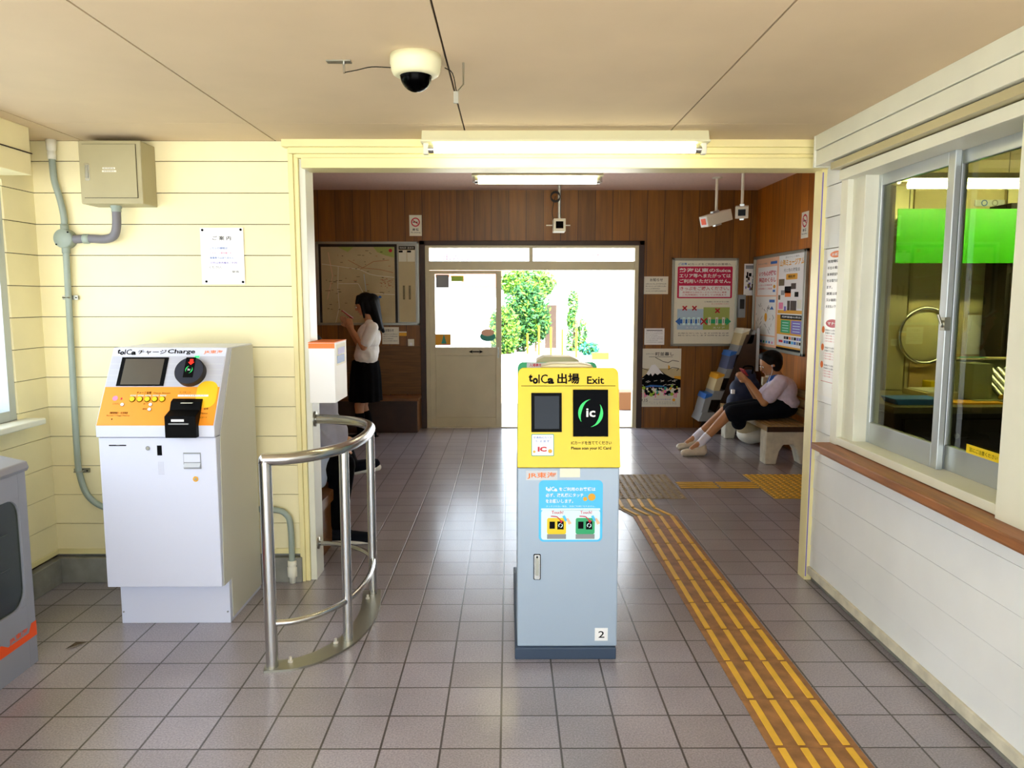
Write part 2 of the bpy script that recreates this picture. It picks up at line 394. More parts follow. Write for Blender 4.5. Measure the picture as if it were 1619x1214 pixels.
def clap(b, horizontal, a0, a1, z0, z1, P, face, paint, first):
    """boards along a wall: horizontal 'x' (wall faces -y at face) or 'y+'/'y-' (faces +x / -x)"""
    z = first
    while z > z0 + .002:
        zt = min(z - .0018, z1); zb = max(z - P + .0018, z0)
        if zt > zb:
            if horizontal == 'x': b.prism([(a0, face, zb), (a0, face + .004, zt), (a0, face + .03, zt), (a0, face + .03, zb)], (a1 - a0, 0, 0), paint)
            else:
                s_ = 1 if horizontal == 'y+' else -1
                b.prism([(face, a0, zb), (face - s_ * .004, a0, zt), (face - s_ * .03, a0, zt), (face - s_ * .03, a0, zb)], (0, a1 - a0, 0), paint)
        z -= P
P_ = .1548
z1st = aY(300, 255, W).z
# back wall left of the opening
b = MB(); b.box(-2.5, W + .012, 0, -1.10, W + .09, CZ + .1, 'gap_dark'); b.box(-2.42, W + .01, 0, -1.10, W + .02, .17, 'concrete')
clap(b, 'x', -2.40, -1.095, .165, CZ, P_, W, 'cream_wall', z1st + P_)
b.box(-2.42, W - .006, .150, -1.10, W + .03, .178, 'cream_trim')
b.build('wall_back', kind='structure')
b = MB(); b.box(-2.40, W - .03, 0, -1.09, W + .02, .135, 'concrete'); b.build('baseboard_back', kind='structure', bevel=.004)
# left wall with window
LX = -2.38; wy0, wy1, wz0, wz1 = .6, 3.66, .905, 2.05
b = MB()
for y0, y1, z0, z1 in ((-1.9, wy0, 0, CZ), (wy1, W + .03, 0, CZ), (wy0, wy1, 0, wz0), (wy0, wy1, wz1, CZ)):
    b.box(LX - .1, y0, z0, LX - .012, y1, z1 + .02, 'gap_dark')
    clap(b, 'y+', y0, y1, max(z0, .165), z1, P_, LX, 'cream_wall', z1st + P_)
b.build('wall_left', kind='structure')
b = MB(); b.box(LX - .02, -1.9, 0, LX + .03, W - .03, .135, 'concrete'); b.box(LX - .02, -1.9, .150, LX + .006, W, .178, 'cream_trim'); b.build('baseboard_left', kind='structure', bevel=.004)
b = MB(); b.box(LX - .05, -1.9, 2.055, -2.20, 3.60, CZ, 'cream_wall'); b.box(-2.2, -1.9, 2.15, -2.192, 3.605, 2.156, 'seam'); b.build('trim_2', kind='structure', bevel=.003)
b = MB(); b.box(LX - .05, wy0 - .1, .875, -2.285, 3.72, .905, 'white_trim'); b.build('trim_3', kind='structure', bevel=.006)
wf = MB()
for y0, y1, z0, z1 in ((wy1 - .05, wy1, wz0, wz1), (wy0, wy0 + .05, wz0, wz1), (wy0 + .05, wy1 - .05, wz0, wz0 + .05), (wy0 + .05, wy1 - .05, wz1 - .04, wz1), (2.1, 2.15, wz0 + .05, wz1 - .04)):
    wf.box(LX - .07, y0, z0, LX - .01, y1, z1, 'alu_white')
wf = wf.build('window_1', kind='structure', bevel=.002)
g = MB(); g.box(LX - .045, wy0 + .05, wz0 + .05, LX - .040, wy1 - .05, wz1 - .04, 'glass'); g.build('pane', wf)
# opening frame: left jamb, beam, right jamb
b = MB()
b.box(-1.10, W - .015, 0, -1.075, W + .1, CZ, 'cream_trim'); b.box(-1.075, W - .005, 0, -1.052, W + .1, CZ - .02, 'cream_trim'); b.box(-1.052, W + .01, 0, -1.02, W + .16, 2.2, 'white_trim')
b.build('trim_4', kind='structure', bevel=.003)
b = MB()
b.box(-1.12, W - .05, 2.235, RX, W + .08, CZ + .01, 'cream_trim'); b.box(-1.09, W - .035, 2.205, RX, W + .08, 2.235, 'cream_trim'); b.box(-1.06, W - .02, 2.185, RX, W + .08, 2.205, 'cream_trim'); b.box(-1.03, W - .03, 2.135, RX, W + .12, 2.185, 'cream_trim')
b.build('trim_5', kind='structure', bevel=.003)
b = MB(); b.box(1.575, W + .0, 0, 1.625, W + .09, 2.15, 'cream_trim'); b.box(1.578, W - .003, .02, 1.584, W + .0, 2.12, 'purple'); b.build('trim_6', kind='structure', bevel=.003)
# office wall
oy0, oy1, oz0, oz1 = 2.28, 3.60, .80, 2.08
b = MB()
for y0, y1, z0, z1 in ((-1.9, oy0, 0, CZ), (oy1, W + .0, 0, CZ), (oy0, oy1, 0, oz0 - .02), (oy0, oy1, oz1, CZ)):
    b.box(RX + .012, y0, z0, RX + .09, y1, z1, 'gap_dark'); clap(b, 'y-', y0, y1, max(z0, .07), z1, P_, RX, 'white_wall', z1st + P_ * 1.2)
b.build('wall_right', kind='structure')
b = MB(); b.box(RX - .012, -1.9, .035, RX + .03, W - .005, .078, 'concrete_light'); b.box(RX + .01, -1.9, 0, RX + .05, W - .005, .035, 'concrete'); b.build('baseboard_right', kind='structure', bevel=.003)
b = MB()
b.box(1.48, -1.9, 2.20, 1.7, 3.76, CZ, 'white_trim'); b.box(1.486, -1.9, 2.125, 1.7, 3.76, 2.197, 'white_trim'); b.box(1.478, 3.76, 2.12, 1.7, 3.775, CZ, 'white_trim')
b.build('trim_7', kind='structure', bevel=.002)
b = MB(); b.box(1.50, -1.9, 2.085, 1.7, 3.62, 2.118, 'alu_cream'); b.box(1.535, -1.9, 2.035, 1.7, 3.60, 2.08, 'white_trim'); b.build('trim_8', kind='structure', bevel=.002)
b = MB(); b.box(1.56, 3.56, .78, RX + .02, 3.63, 2.12, 'white_trim'); b.box(1.585, 3.44, .80, 1.70, 3.562, 2.04, 'white_trim'); b.build('trim_9', kind='structure', bevel=.002)
b = MB(); b.box(1.545, 2.14, .765, RX + .02, 2.345, 2.12, 'white_trim'); b.build('trim_10', kind='structure', bevel=.003)
b = MB(); b.box(1.56, 2.3, .80, 1.72, 3.56, .835, 'white_trim'); b.build('trim_11', kind='structure', bevel=.002)
b = MB(); b.box(1.47, -1.2, .765, RX + .02, 3.63, .797, 'shelf_wood'); b.box(1.50, -1.2, .745, RX + .01, 3.60, .765, 'shelf_wood'); b.build('trim_12', kind='structure', bevel=.005)
def sash(name, X, y0, y1):
    b = MB()
    for u0, u1, z0, z1 in ((y0, y0 + .045, .835, 2.035), (y1 - .045, y1, .835, 2.035), (y0 + .045, y1 - .045, .835, .93), (y0 + .045, y1 - .045, 1.985, 2.035)):
        b.box(X, u0, z0, X + .025, u1, z1, 'alu_white')
    o = b.build(name, kind='structure', bevel=.003)
    g = MB(); g.box(X + .010, y0 + .045, .93, X + .014, y1 - .045, 1.985, 'glass_dark'); g.build('pane', o); return o
s1 = sash('window_2', 1.645, 2.86, 3.46); s2 = sash('window_3', 1.680, 2.30, 2.92)
b = MB(); b.box(1.640, 2.855, 1.37, 1.662, 2.885, 1.42, 'steel_dull'); b.lathe((1.638, 2.87, 1.395), (1, 0, 0), [(0, 0), (.014, 0), (.014, .01)], 'steel_dull', 16); b.tube([(1.635, 2.87, 1.395), (1.625, 2.875, 1.43)], .005, 'steel_dull', 8); b.build('latch', s1)
pl = SD(1.679); b = MB(); b.slab(pl, -2.73, .93, -2.53, .962, 0, .002, 'yellow'); b.txt(pl, '窓にご注意ください', -2.71, .938, -2.55, .954, 'black', .0028); b.build('warning_sticker', s2, label='yellow warning strip sticker')
# waiting room shell
b = MB()
DX0, DX1, DZ = -.944, 1.476, 2.088
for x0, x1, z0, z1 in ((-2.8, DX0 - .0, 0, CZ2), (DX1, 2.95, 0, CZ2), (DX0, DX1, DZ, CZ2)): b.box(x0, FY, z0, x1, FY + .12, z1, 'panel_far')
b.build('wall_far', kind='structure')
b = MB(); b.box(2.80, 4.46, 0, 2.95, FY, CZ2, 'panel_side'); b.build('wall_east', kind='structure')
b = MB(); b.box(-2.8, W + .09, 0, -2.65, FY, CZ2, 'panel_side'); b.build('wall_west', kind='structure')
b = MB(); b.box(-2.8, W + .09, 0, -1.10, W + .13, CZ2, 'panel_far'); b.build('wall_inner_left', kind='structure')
b = MB(); b.box(1.86, 4.40, 0, 4.2, 4.46, CZ2, 'office_wall'); b.prism([(1.63, W + .05, 0), (1.84, 4.46, 0), (1.94, 4.46, 0), (1.74, W + .05, 0)], (0, 0, CZ2), 'office_wall'); b.box(4.1, .6, 0, 4.2, 4.4, CZ, 'office_wall'); b.box(RX + .09, .5, 0, 4.2, .6, CZ, 'office_wall')
b.build('wall_office', kind='structure')
b = MB(); b.box(RX + .09, .5, CZ, 4.2, 4.46, CZ + .08, 'office_wall'); b.build('ceiling', kind='structure')
b = MB(); b.box(-2.65, FY - .02, .40, -1.0, FY, .95, 'wainscot'); b.build('trim_13', kind='structure')
# far door frame
b = MB()
for x0, x1, z0, z1 in ((DX0 - .06, DX0, 0, DZ + .05), (DX1, DX1 + .06, 0, DZ + .05), (DX0 - .06, DX1 + .06, DZ, DZ + .05)): b.box(x0, FY - .03, z0, x1, FY + .12, z1, 'brownwood_dark')
b.build('trim_14', kind='structure', bevel=.004)
b = MB()
zt0, zt1 = aY(800, 413, FY).z, aY(800, 392, FY).z; zl = aY(735, 427, FY).z
for x0, x1, z0, z1 in ((DX0, DX0 + .045, 0, DZ), (DX1 - .045, DX1, 0, DZ), (DX0 + .045, DX1 - .045, zt1, DZ), (DX0 + .045, DX1 - .045, zl, zt0), (.235, .275, zt0, zt1)):
    b.box(x0, FY - .015, z0, x1, FY + .09, z1, 'door_cream')
o = b.build('window_4', kind='structure', bevel=.003)
g = MB(); g.box(DX0 + .045, FY + .04, zt0, .235, FY + .045, zt1, 'glass'); g.build('pane', o)
g = MB(); g.box(.275, FY + .04, zt0, DX1 - .045, FY + .045, zt1, 'glass'); g.build('pane', o)
for sx0, sx1, st in ((701, 740, '出入口'), (934, 966, '禁煙')):
    r = rect_f(sx0, 401, sx1, 412, FY + .04); b = MB(); b.txt(FR(FY + .04), st, r[0], r[1], r[2], r[3], 'pink', .001); b.build('window_lettering', o, label='faint pink lettering on the pane')
b = MB(); b.box(DX0, FY - .02, 0, DX1, FY + .3, .012, 'concrete_light'); b.build('trim_15', kind='structure')
# sliding door leaf
dx0, dx1 = aY(680, 600, FY).x, aY(793, 600, FY).x; dz1 = zl - .005
gx0, gx1, gz0, gz1 = aY(688, 500, FY).x, aY(784, 500, FY).x, aY(700, 549, FY).z, aY(700, 433, FY).z
mz0, mz1 = aY(700, 660, FY).z, aY(700, 562, FY).z
b = MB(); y0, y1 = FY + .0, FY + .035
for a0, a1, c0, c1 in ((dx0, gx0, .012, dz1), (gx1, dx1, .012, dz1), (gx0, gx1, gz1, dz1), (gx0, gx1, mz1, gz0), (gx0, gx1, .012, mz0)): b.box(a0, y0, c0, a1, y1, c1, 'door_cream')
b.box(gx0, y0 + .01, mz0, gx1, y1 - .01, mz1, 'door_cream')
d1 = b.build('door_1', kind='structure', bevel=.003)
g = MB(); g.box(gx0, y0 + .014, gz0, gx1, y0 + .019, gz1, 'glass'); g.build('pane', d1)
hx = aY(788, 556, FY).x; b = MB(); b.box(hx - .009, y0 - .004, aY(0, 566, FY).z, hx + .009, y0 + .002, aY(0, 549, FY).z, 'steel_dull'); b.box(hx - .003, y0 - .005, aY(0, 564, FY).z, hx + .003, y0 - .003, aY(0, 551, FY).z, 'black'); b.build('handle', d1)
pl = FR(FY); b = MB(); a = aY(741, 556, FY); c = aY(764, 556, FY); zz = a.z
b.line(pl, a.x + .03, zz, c.x - .03, zz, .014, 'black', .003)
for x_, s_ in ((a.x, 1), (c.x, -1)): b.poly(pl, [(x_, zz), (x_ + s_ * .05, zz + .022), (x_ + s_ * .03, zz), (x_ + s_ * .05, zz - .022)][::s_ * -1], 'black', .003)
b.build('arrow_sticker', d1, label='black double-headed arrow')
pg = FR(FY + .0135)
def sticker(name, x0, y0, x1, y1, m, label, cat, f=None):
    r = rect_f(x0, y0, x1, y1, FY + .0135); b = MB(); b.slab(pg, *r, 0, .001, m)
    if f: f(b, pg, r)
    return b.build(name, d1, label=label)
def yellowdec(b, pl, r):
    b.poly(pl, [(r[0] + .07, r[1] + .02), (r[0] + .13, r[1] + .02), (r[0] + .10, r[3])], 'teal', .002); b.rect(pl, r[0] + .04, r[1], r[2], r[1] + .012, 'pink', .002)
sticker('window_sticker', 688, 528, 713, 546, 'gold', 'yellow picture sticker', 'sticker', yellowdec)
sticker('window_sticker', 689, 434, 710, 455, 'grey', 'grey square sticker', 'sticker')
sticker('window_sticker', 713, 436, 733, 445, 'lime', 'pale green strip sticker', 'sticker')
b = MB(); c = aY(771, 532, FY); b.disk(pg, c.x, c.z, .09, 'teal', .002, l0=0, rb=.055); b.disk(pg, c.x, c.z + .045, .075, 'peach', .004, l0=0, rb=.04); b.build('window_sticker', d1, label='round pale blue and peach sticker')

# ------------------------------------------------------------------ charge machine
def icmark(b, pl, cx, cy, r, m1, m2, l):
    for s_ in (1, -1):
        pts = []
        for k in range(13):
            t = math.radians(95 + 125 * k / 12); pts.append((cx + s_ * (r * math.cos(t) + .1 * r), cy + s_ * r * math.sin(t)))
        for k in range(12, -1, -1):
            t = math.radians(95 + 125 * k / 12); q = r * (1 - .26 * math.sin(math.pi * k / 12)); pts.append((cx + s_ * (q * math.cos(t) + .1 * r), cy + s_ * (r * math.sin(t) + (q - r) * math.sin(t) * .6)))
        vs = [pl.p(a, c, l) for a, c in pts]; n = len(pts)
        b.add(vs, [(i, i + 1, n - 2 - i, n - 1 - i) for i in range(12)], m1)
    b.txt(pl, 'ic', cx - .32 * r, cy - .28 * r, cx + .34 * r, cy + .34 * r, m2, l, .02)
def toica(b, pl, a0, b0, a1, b1, m, l=.0018, m2=None):
    w_ = a1 - a0; h = b1 - b0
    b.txt(pl, 't', a0, b0 + .2 * h, a0 + .15 * w_, b1, m, l, .05); b.txt(pl, 'o', a0 + .15 * w_, b0, a0 + .37 * w_, b0 + .62 * h, m, l, .05)
    b.txt(pl, 'IC', a0 + .38 * w_, b0 + .05 * h, a0 + .75 * w_, b0 + .95 * h, m2 or m, l, .012); b.txt(pl, 'a', a0 + .74 * w_, b0, a1, b0 + .6 * h, m, l, .05)

mx0, mx1 = -1.797, -1.284
T = thing('charge_machine', (-1.54, 3.5, 0), 'white card charging machine with slanted orange control panel standing against the cream boards', 'ticket machine')
b = MB(); b.box(mx0 + .012, 3.37, 0, mx1 - .0, 3.80, .25, 'machine'); b.build('kickplate', T, .002)
b = MB(); b.box(mx0, 3.285, .205, mx1, 3.80, .885, 'machine'); b.build('body', T, .004)
b = MB(); b.prism([(mx1 + .001, 3.30, .205), (mx1 + .001, 3.395, .205), (mx1 + .001, 3.395, .02), (mx1 + .001, 3.80, .02), (mx1 + .001, 3.80, 1.262), (mx1 + .001, 3.52, 1.262), (mx1 + .001, 3.33, .885)], (.003, 0, 0), 'machine_shaded'); b.build('side_panel', T)  # sheet over the right side, its shading put into the beige colour
front = [(3.275, .888), (3.275, .938), (3.468, 1.268), (3.80, 1.268), (3.80, .888)]
b = MB(); b.prism([(mx0 - .004, y, z) for y, z in front], (mx1 - mx0 + .004, 0, 0), 'machine'); b.build('console', T, .003)
L_ = math.hypot(3.468 - 3.275, 1.268 - .938)
P = PL((mx0 - .004, 3.275, .938), (1, 0, 0), (0, 3.468 - 3.275, 1.268 - .938)); WD = mx1 - mx0 + .004
fy = L_ * .485
b = MB(); b.slab(P, .004, .002, WD - .004, fy, 0, .002, 'orange'); b.txt(P, 'チャージ金額', .15, fy - .035, .215, fy - .022, 'black', .0026, .01); b.txt(P, 'Charge Amount', .225, fy - .036, .30, fy - .026, 'black', .0026)
for (s_, x0, y0, x1, y1) in (('とりけし', .055, .10, .085, .108), ('発行中止', .055, .057, .085, .066), ('領収証発行・利用履歴', .05, .055, .13, .066), ('Receipt / Usage History', .04, .044, .14, .051), ('おつり', .19, .10, .22, .108), ('領収書', .19, .075, .22, .083),
    ('カードをここに', .34, fy - .03, .39, fy - .022), ('入れてください', .34, fy - .042, .39, fy - .034), ('Insert card', .45, .095, .485, .105), ('紙幣', .46, .075, .48, .085), ('Notes', .45, .055, .48, .063), ('ICカード', .45, .035, .48, .043), ('はやめに', .455, .12, .485, .13)):
    b.txt(P, s_, x0, y0, x1, y1, 'black', .0026, .005)
b.disk(P, .06, fy - .055, .012, 'pink', .0026); b.rect(P, .085, fy - .062, .092, fy - .052, 'red', .0026); b.poly(P, [(.062, .034), (.070, .034), (.066, .026)][::-1], 'black', .0026)
b.build('orange_panel', T, label='orange lower control panel')
b = MB(); b.slab(P, .004, fy, WD - .004, L_ - .045, 0, .002, 'panelgrey')
for k in range(1, 5): b.rect(P, .004, fy + k * .028, WD - .004, fy + k * .028 + .0025, 'lightgrey', .0026)
b.build('grey_panel', T, label='grey striped upper control panel')
b = MB(); toica(b, P, .022, L_ - .038, .108, L_ - .008, 'black', .0012, 'black'); b.txt(P, 'チャージ', .115, L_ - .035, .245, L_ - .012, 'black', .0012, .02); b.txt(P, 'Charge', .25, L_ - .037, .375, L_ - .009, 'black', .0012, .025); b.txt(P, 'JR東海', .415, L_ - .034, .50, L_ - .014, 'jrorange', .0012, .01)
b.build('title_lettering', T)
b = MB(); b.slab(P, .052, fy + .004, .262, L_ - .052, 0, .006, 'black'); b.slab(P, .070, fy + .010, .245, L_ - .06, .006, .0066, 'screen_tan'); b.build('screen', T, .002)
b = MB(); cx, cy = .378, fy + .066
b.disk(P, cx, cy, .066, 'office_dark', .034, 40, l0=0); sc = b.build('card_reader', T, .003)
MATS['reader_navy'] = M('reader_navy2', '#1B2234', .4)
b = MB(); b.disk(P, cx, cy, .062, 'reader_navy', .0355, 40, l0=.034); b.slab(P, cx - .022, cy - .035, cx + .022, cy + .064, .0355, .0362, 'black'); icmark(b, P, cx, cy + .003, .018, 'icgreen', 'white', .0372)
b.poly(P, [(cx + .004, cy + .026), (cx + .018, cy + .040), (cx + .012, cy + .040), (cx + .012, cy + .054), (cx - .003, cy + .054), (cx - .003, cy + .040), (cx - .010, cy + .040)], 'led_red', .0372); b.build('reader_face', sc)
b = MB(); b.slab(P, cx, L_ - .052, cx + .02, L_ - .044, 0, .004, 'led_green'); b.build('indicator_light', T, label='lit green indicator light')
for k in range(5):
    b = MB(); x_ = .137 + k * .033; z_ = fy - .060; b.disk(P, x_, z_, .0138, 'black', .003, l0=0); b.disk(P, x_, z_, .011, 'yellow', .007, l0=.003); b.build('amount_button', T)
for x_, z_ in ((.098, .100), (.222, .100), (.222, .077)):
    b = MB(); b.disk(P, x_, z_, .0085, 'black', .003, l0=0); b.disk(P, x_, z_, .0072, 'white', .006, l0=.003); b.build('small_button', T)
for k in range(5):
    b = MB(); b.rect(P, .124 + k * .033, fy - .045, .151 + k * .033, fy - .039, 'offwhite', .0027); b.txt(P, str((k + 1) * 1000) + '円' if k < 4 else '10000円', .125 + k * .033, fy - .044, .150 + k * .033, fy - .040, 'black', .0032); b.build('price_label', T)
b = MB(); b.rr(P, .415, .085, .506, fy + .028, .038, 'yellow_sticker', .0030); b.rect(P, .335, .138, .47, .147, 'white', .0036); b.txt(P, 'カードをお取りください', .36, .139, .46, .146, 'black', .004); b.build('yellow_sticker', T, label='plain yellow rounded sticker')
# black note and card unit
nx0, nx1 = mx0 + .31, mx0 + .445
b = MB(); b.prism([(nx0, 3.245, .89), (nx0, 3.245, .985), (nx0, 3.30, 1.005), (nx0, 3.315, 1.04), (nx0, 3.36, 1.06), (nx0, 3.37, .89)], (nx1 - nx0, 0, 0), 'black'); u = b.build('note_unit', T, .003)
b = MB(); f = FR(3.245); b.slab(f, nx0 + .03, .962, nx0 + .085, .972, .0, .001, 'white'); b.build('unit_label', u); b = MB(); b.box(nx0 + .05, 3.300, 1.034, nx0 + .10, 3.312, 1.036, 'offwhite'); b.build('unit_label', u); b = MB(); b.box(nx0 + .02, 3.238, .950, nx1 - .03, 3.246, .955, 'grey'); b.build('note_slot', u)
f = FR(3.285)
b = MB(); b.slab(f, mx0 + .045, .848, mx0 + .12, .853, 0, .0015, 'black'); b.slab(f, mx0 + .078, .852, mx0 + .092, .856, 0, .002, 'lightgrey'); b.build('card_slot', T)
b = MB(); b.slab(f, mx0 + .255, .806, mx0 + .275, .85, 0, .002, 'black'); b.build('coin_slot', T)
b = MB(); b.ring(f, mx0 + .215, .838, .006, .010, 'grey', .003); b.disk(f, mx0 + .215, .838, .006, 'steel_dull', .004, l0=0); b.build('lock', T)
b = MB(); b.ring(f, mx0 + .418, .70, .006, .012, 'gold', .003); b.disk(f, mx0 + .418, .70, .006, 'steel_dull', .004, l0=0); b.build('lock', T)
b = MB(); b.slab(f, mx0 + .368, .745, mx0 + .445, .818, 0, .0012, 'grey'); b.slab(f, mx0 + .371, .776, mx0 + .442, .812, .0012, .004, 'machine'); b.prism([(mx0 + .371, 3.284, .748), (mx0 + .371, 3.270, .756), (mx0 + .371, 3.284, .772)], (.071, 0, 0), 'lightgrey'); b.build('coin_return', T)
b = MB()
for i in range(4):
    for j in range(8): b.disk(f, mx0 + .258 + i * .007, .722 + j * .0075, .0012, 'black', .0012, 6)
b.build('speaker_holes', T)
for x_ in (mx0 + .022, mx1 - .012): b = MB(); b.disk(FR(3.37), x_, .055, .004, 'grey', .003, 10, l0=0); b.build('screw', T)

# ------------------------------------------------------------------ electric box + conduits
T = thing('electrical_box', (-1.91, 3.9, 1.95), 'khaki metal electrical box mounted high on the cream boards under the ceiling', 'electrical box')
ex0, ex1, ez0, ez1 = -2.064, -1.765, 1.945, 2.243
b = MB(); b.box(ex0, 3.752, ez0, ex1, 3.905, ez1, 'box_khaki'); b.build('body', T, .005)
f = FR(3.752)
b = MB(); b.slab(f, ex0 + .018, ez0 + .027, ex1 - .022, ez1 - .017, .0, .0015, 'black'); b.slab(f, ex0 + .020, ez0 + .029, ex1 - .024, ez1 - .019, .001, .006, 'box_khaki'); d = b.build('door', T, .001)
b = MB(); b.rr(f, ex0 + .028, 2.055, ex0 + .052, 2.135, .006, 'silver', .009, .006); b.slab(f, ex0 + .034, 2.066, ex0 + .046, 2.126, .009, .013, 'steel_dull'); b.build('handle', d, .001)
b = MB(); b.slab(f, ex0 + .115, 2.108, ex0 + .175, 2.116, .006, .007, 'offwhite'); b.slab(f, ex0 + .112, 2.094, ex0 + .18, 2.102, .006, .007, 'offwhite'); b.txt(f, '開閉器箱', ex0 + .12, 2.1095, ex0 + .17, 2.1145, 'black', .0075); b.txt(f, '駅務室電源', ex0 + .12, 2.0955, ex0 + .17, 2.1005, 'black', .0075); b.build('name_label', d)
T = thing('conduit', (-2.2, 3.87, 1.7), 'pale green electrical conduit with round junction box running down the cream wall', 'pipe')
b = MB(); yy = 3.872
b.tube([(-2.262, yy, 2.20), (-2.258, yy, 2.08), (-2.235, yy, 1.98), (-2.222, yy, 1.90), (-2.222, yy, 1.84)], .0155, 'pipe_grey', curve=6)
b.tube([(-2.222, yy, 1.74), (-2.228, yy, 1.2), (-2.232, yy, .70), (-2.225, yy, .58), (-2.19, yy, .47), (-2.10, yy, .405), (-1.95, yy, .395), (-1.5, yy, .395), (-1.24, yy, .395), (-1.165, yy, .37), (-1.142, yy, .30), (-1.14, yy, .08)], .0155, 'pipe_grey', curve=6); b.build('pipe', T)
b = MB(); b.lathe((-2.262, yy, 2.27), (0, 0, -1), [(0, 0), (.024, 0), (.022, .05), (.017, .055), (.019, .06), (.019, .095), (0, .095)], 'offwhite', 18); b.build('pipe_bushing', T, label='cream bushing at the ceiling')
b = MB(); b.lathe((-1.14, yy, .0), (0, 0, 1), [(0, 0), (.018, 0), (.018, .03), (.026, .035), (.026, .085), (.02, .09), (.024, .095), (.024, .12), (0, .12)], 'offwhite', 18); b.build('pipe_bushing', T, label='cream bushing at the floor')
b = MB(); b.lathe((-2.222, 3.90, 1.788), (0, -1, 0), [(0, 0), (.047, 0), (.047, .05), (.044, .055), (0, .056)], 'pipe_grey', 32)
for a in ((.03, .03), (-.03, -.03)): b.lathe((-2.222 + a[0], 3.845, 1.788 + a[1]), (0, -1, 0), [(.004, 0), (.004, .003), (0, .003)], 'black', 8)
for dz in (.052, -.052): b.lathe((-2.222, yy, 1.788 + dz), (0, 0, 1 if dz > 0 else -1), [(.019, -.01), (.019, .02), (.0, .02)], 'pipe_grey', 16)
b.build('junction_box', T)
for z_ in (1.495, .60):
    b = MB(); b.box(-2.262, 3.885, z_ - .011, -2.185, 3.899, z_ + .011, 'steel_dull'); b.tube([(-2.245, 3.888, z_), (-2.243, yy - .018, z_), (-2.214, yy - .018, z_), (-2.212, 3.888, z_)], .004, 'steel_dull', 8); b.disk(FR(3.885), -2.193, z_, .004, 'black', .002, 8); b.build('clamp', T)
b = MB(); b.tube([(-2.175, 3.87, 1.785), (-2.12, 3.87, 1.788), (-2.08, 3.87, 1.788), (-2.02, 3.86, 1.785), (-1.965, 3.845, 1.80), (-1.94, 3.83, 1.85)  , (-1.937, 3.83, 1.940)], .021, 'pipe_dark', curve=6); b.lathe((-2.178, 3.87, 1.787), (1, 0, 0), [(.016, 0), (.016, .045), (.024, .05), (.024, .075), (.02, .08)], 'pipe_grey', 18); b.lathe((-1.937, 3.83, 1.945), (0, 0, -1), [(.026, 0), (.026, .012), (.023, .014), (.023, .03)], 'pipe_grey', 18)
b.build('elbow_hose', T, label='dark grey bent hose from junction box up to the electrical box')

# notice on the wall
T = thing('wall_notice', (-1.447, 3.895, 1.56), 'laminated white notice with blue and pink lines pinned to the cream boards', 'notice')
x0, z0, x1, z1 = -1.555, 1.562, -1.338, 1.845; f = FR(3.896)
b = MB(); b.slab(f, x0, z0, x1, z1, 0, .002, 'paper_white')
b.txt(f, 'ご 案 内', x0 + .062, z1 - .062, x1 - .062, z1 - .042, 'black', .003, .01)
for k, (s_, m) in enumerate((('こちらの機械は', 'blue'), ('ICチャージ専用機です', 'pink'), ('乗車券ではありません', 'blue'), ('切符は券売機をご利用', 'purple'))): b.txt(f, s_, x0 + .045, z1 - .107 - k * .0245, x0 + (.135, .155, .165, .18)[k], z1 - .096 - k * .0245, m, .003, .005)
b.txt(f, 'ください。', x0 + .04, z1 - .204, x0 + .105, z1 - .191, 'black', .003); b.txt(f, '駅長', x0 + .155, z1 - .225, x0 + .19, z1 - .215, 'black', .003); b.build('sheet', T)
for x_, z_ in ((x0 + .012, z1 - .012), (x1 - .012, z1 - .010), (x0 + .022, z0 + .014), (x1 - .01, z0 + .012)):
    b = MB(); b.lathe((x_, 3.895, z_), (0, -1, 0), [(.006, 0), (.006, .004), (.003, .007), (0, .007)], 'black', 10); b.build('pin', T)

# ------------------------------------------------------------------ IC gates
b = MB(); b.box(.026, 3.005, 0, .446, 3.965, .05, 'gateplinth'); b.build('plinth', bevel=.004, label='dark blue low plinth that carries the two card reader posts', cat='plinth')
T = thing('card_reader_post', (.235, 3.2, .05), 'card reader post with bright yellow exit head and grey cabinet, nearest the camera', 'card reader')
b = MB(); b.box(.036, 3.02, .05, .450, 3.34, .808, 'gatebody'); b.build('cabinet', T, .005)
f = FR(3.02)
b = MB(); b.rr(f, .102, .338, .132, .448, .005, 'black', .0012, 0); b.rr(f, .105, .341, .129, .445, .005, 'silver', .005, .001); b.slab(f, .110, .36, .124, .43, .005, .011, 'steel_dull'); b.disk(f, .117, .436, .004, 'black', .008, 10, l0=.005); b.build('door_handle', T, .001)
b = MB(); b.slab(f, .070, .757, .198, .797, 0, .0008, 'lightgrey'); b.txt(f, 'JR東海', .076, .763, .194, .790, 'jrorange', .0016, .016); b.build('company_lettering', T)
b = MB(); b.slab(f, .208, .769, .29, .806, 0, .001, 'offwhite'); b.build('tape_patch', T, label='pale yellow tape patch')
b = MB(); b.slab(f, .358, .075, .412, .130, 0, .001, 'white'); b.txt(f, '2', .373, .088, .398, .117, 'black', .0016, .01); b.build('number_sticker', T)
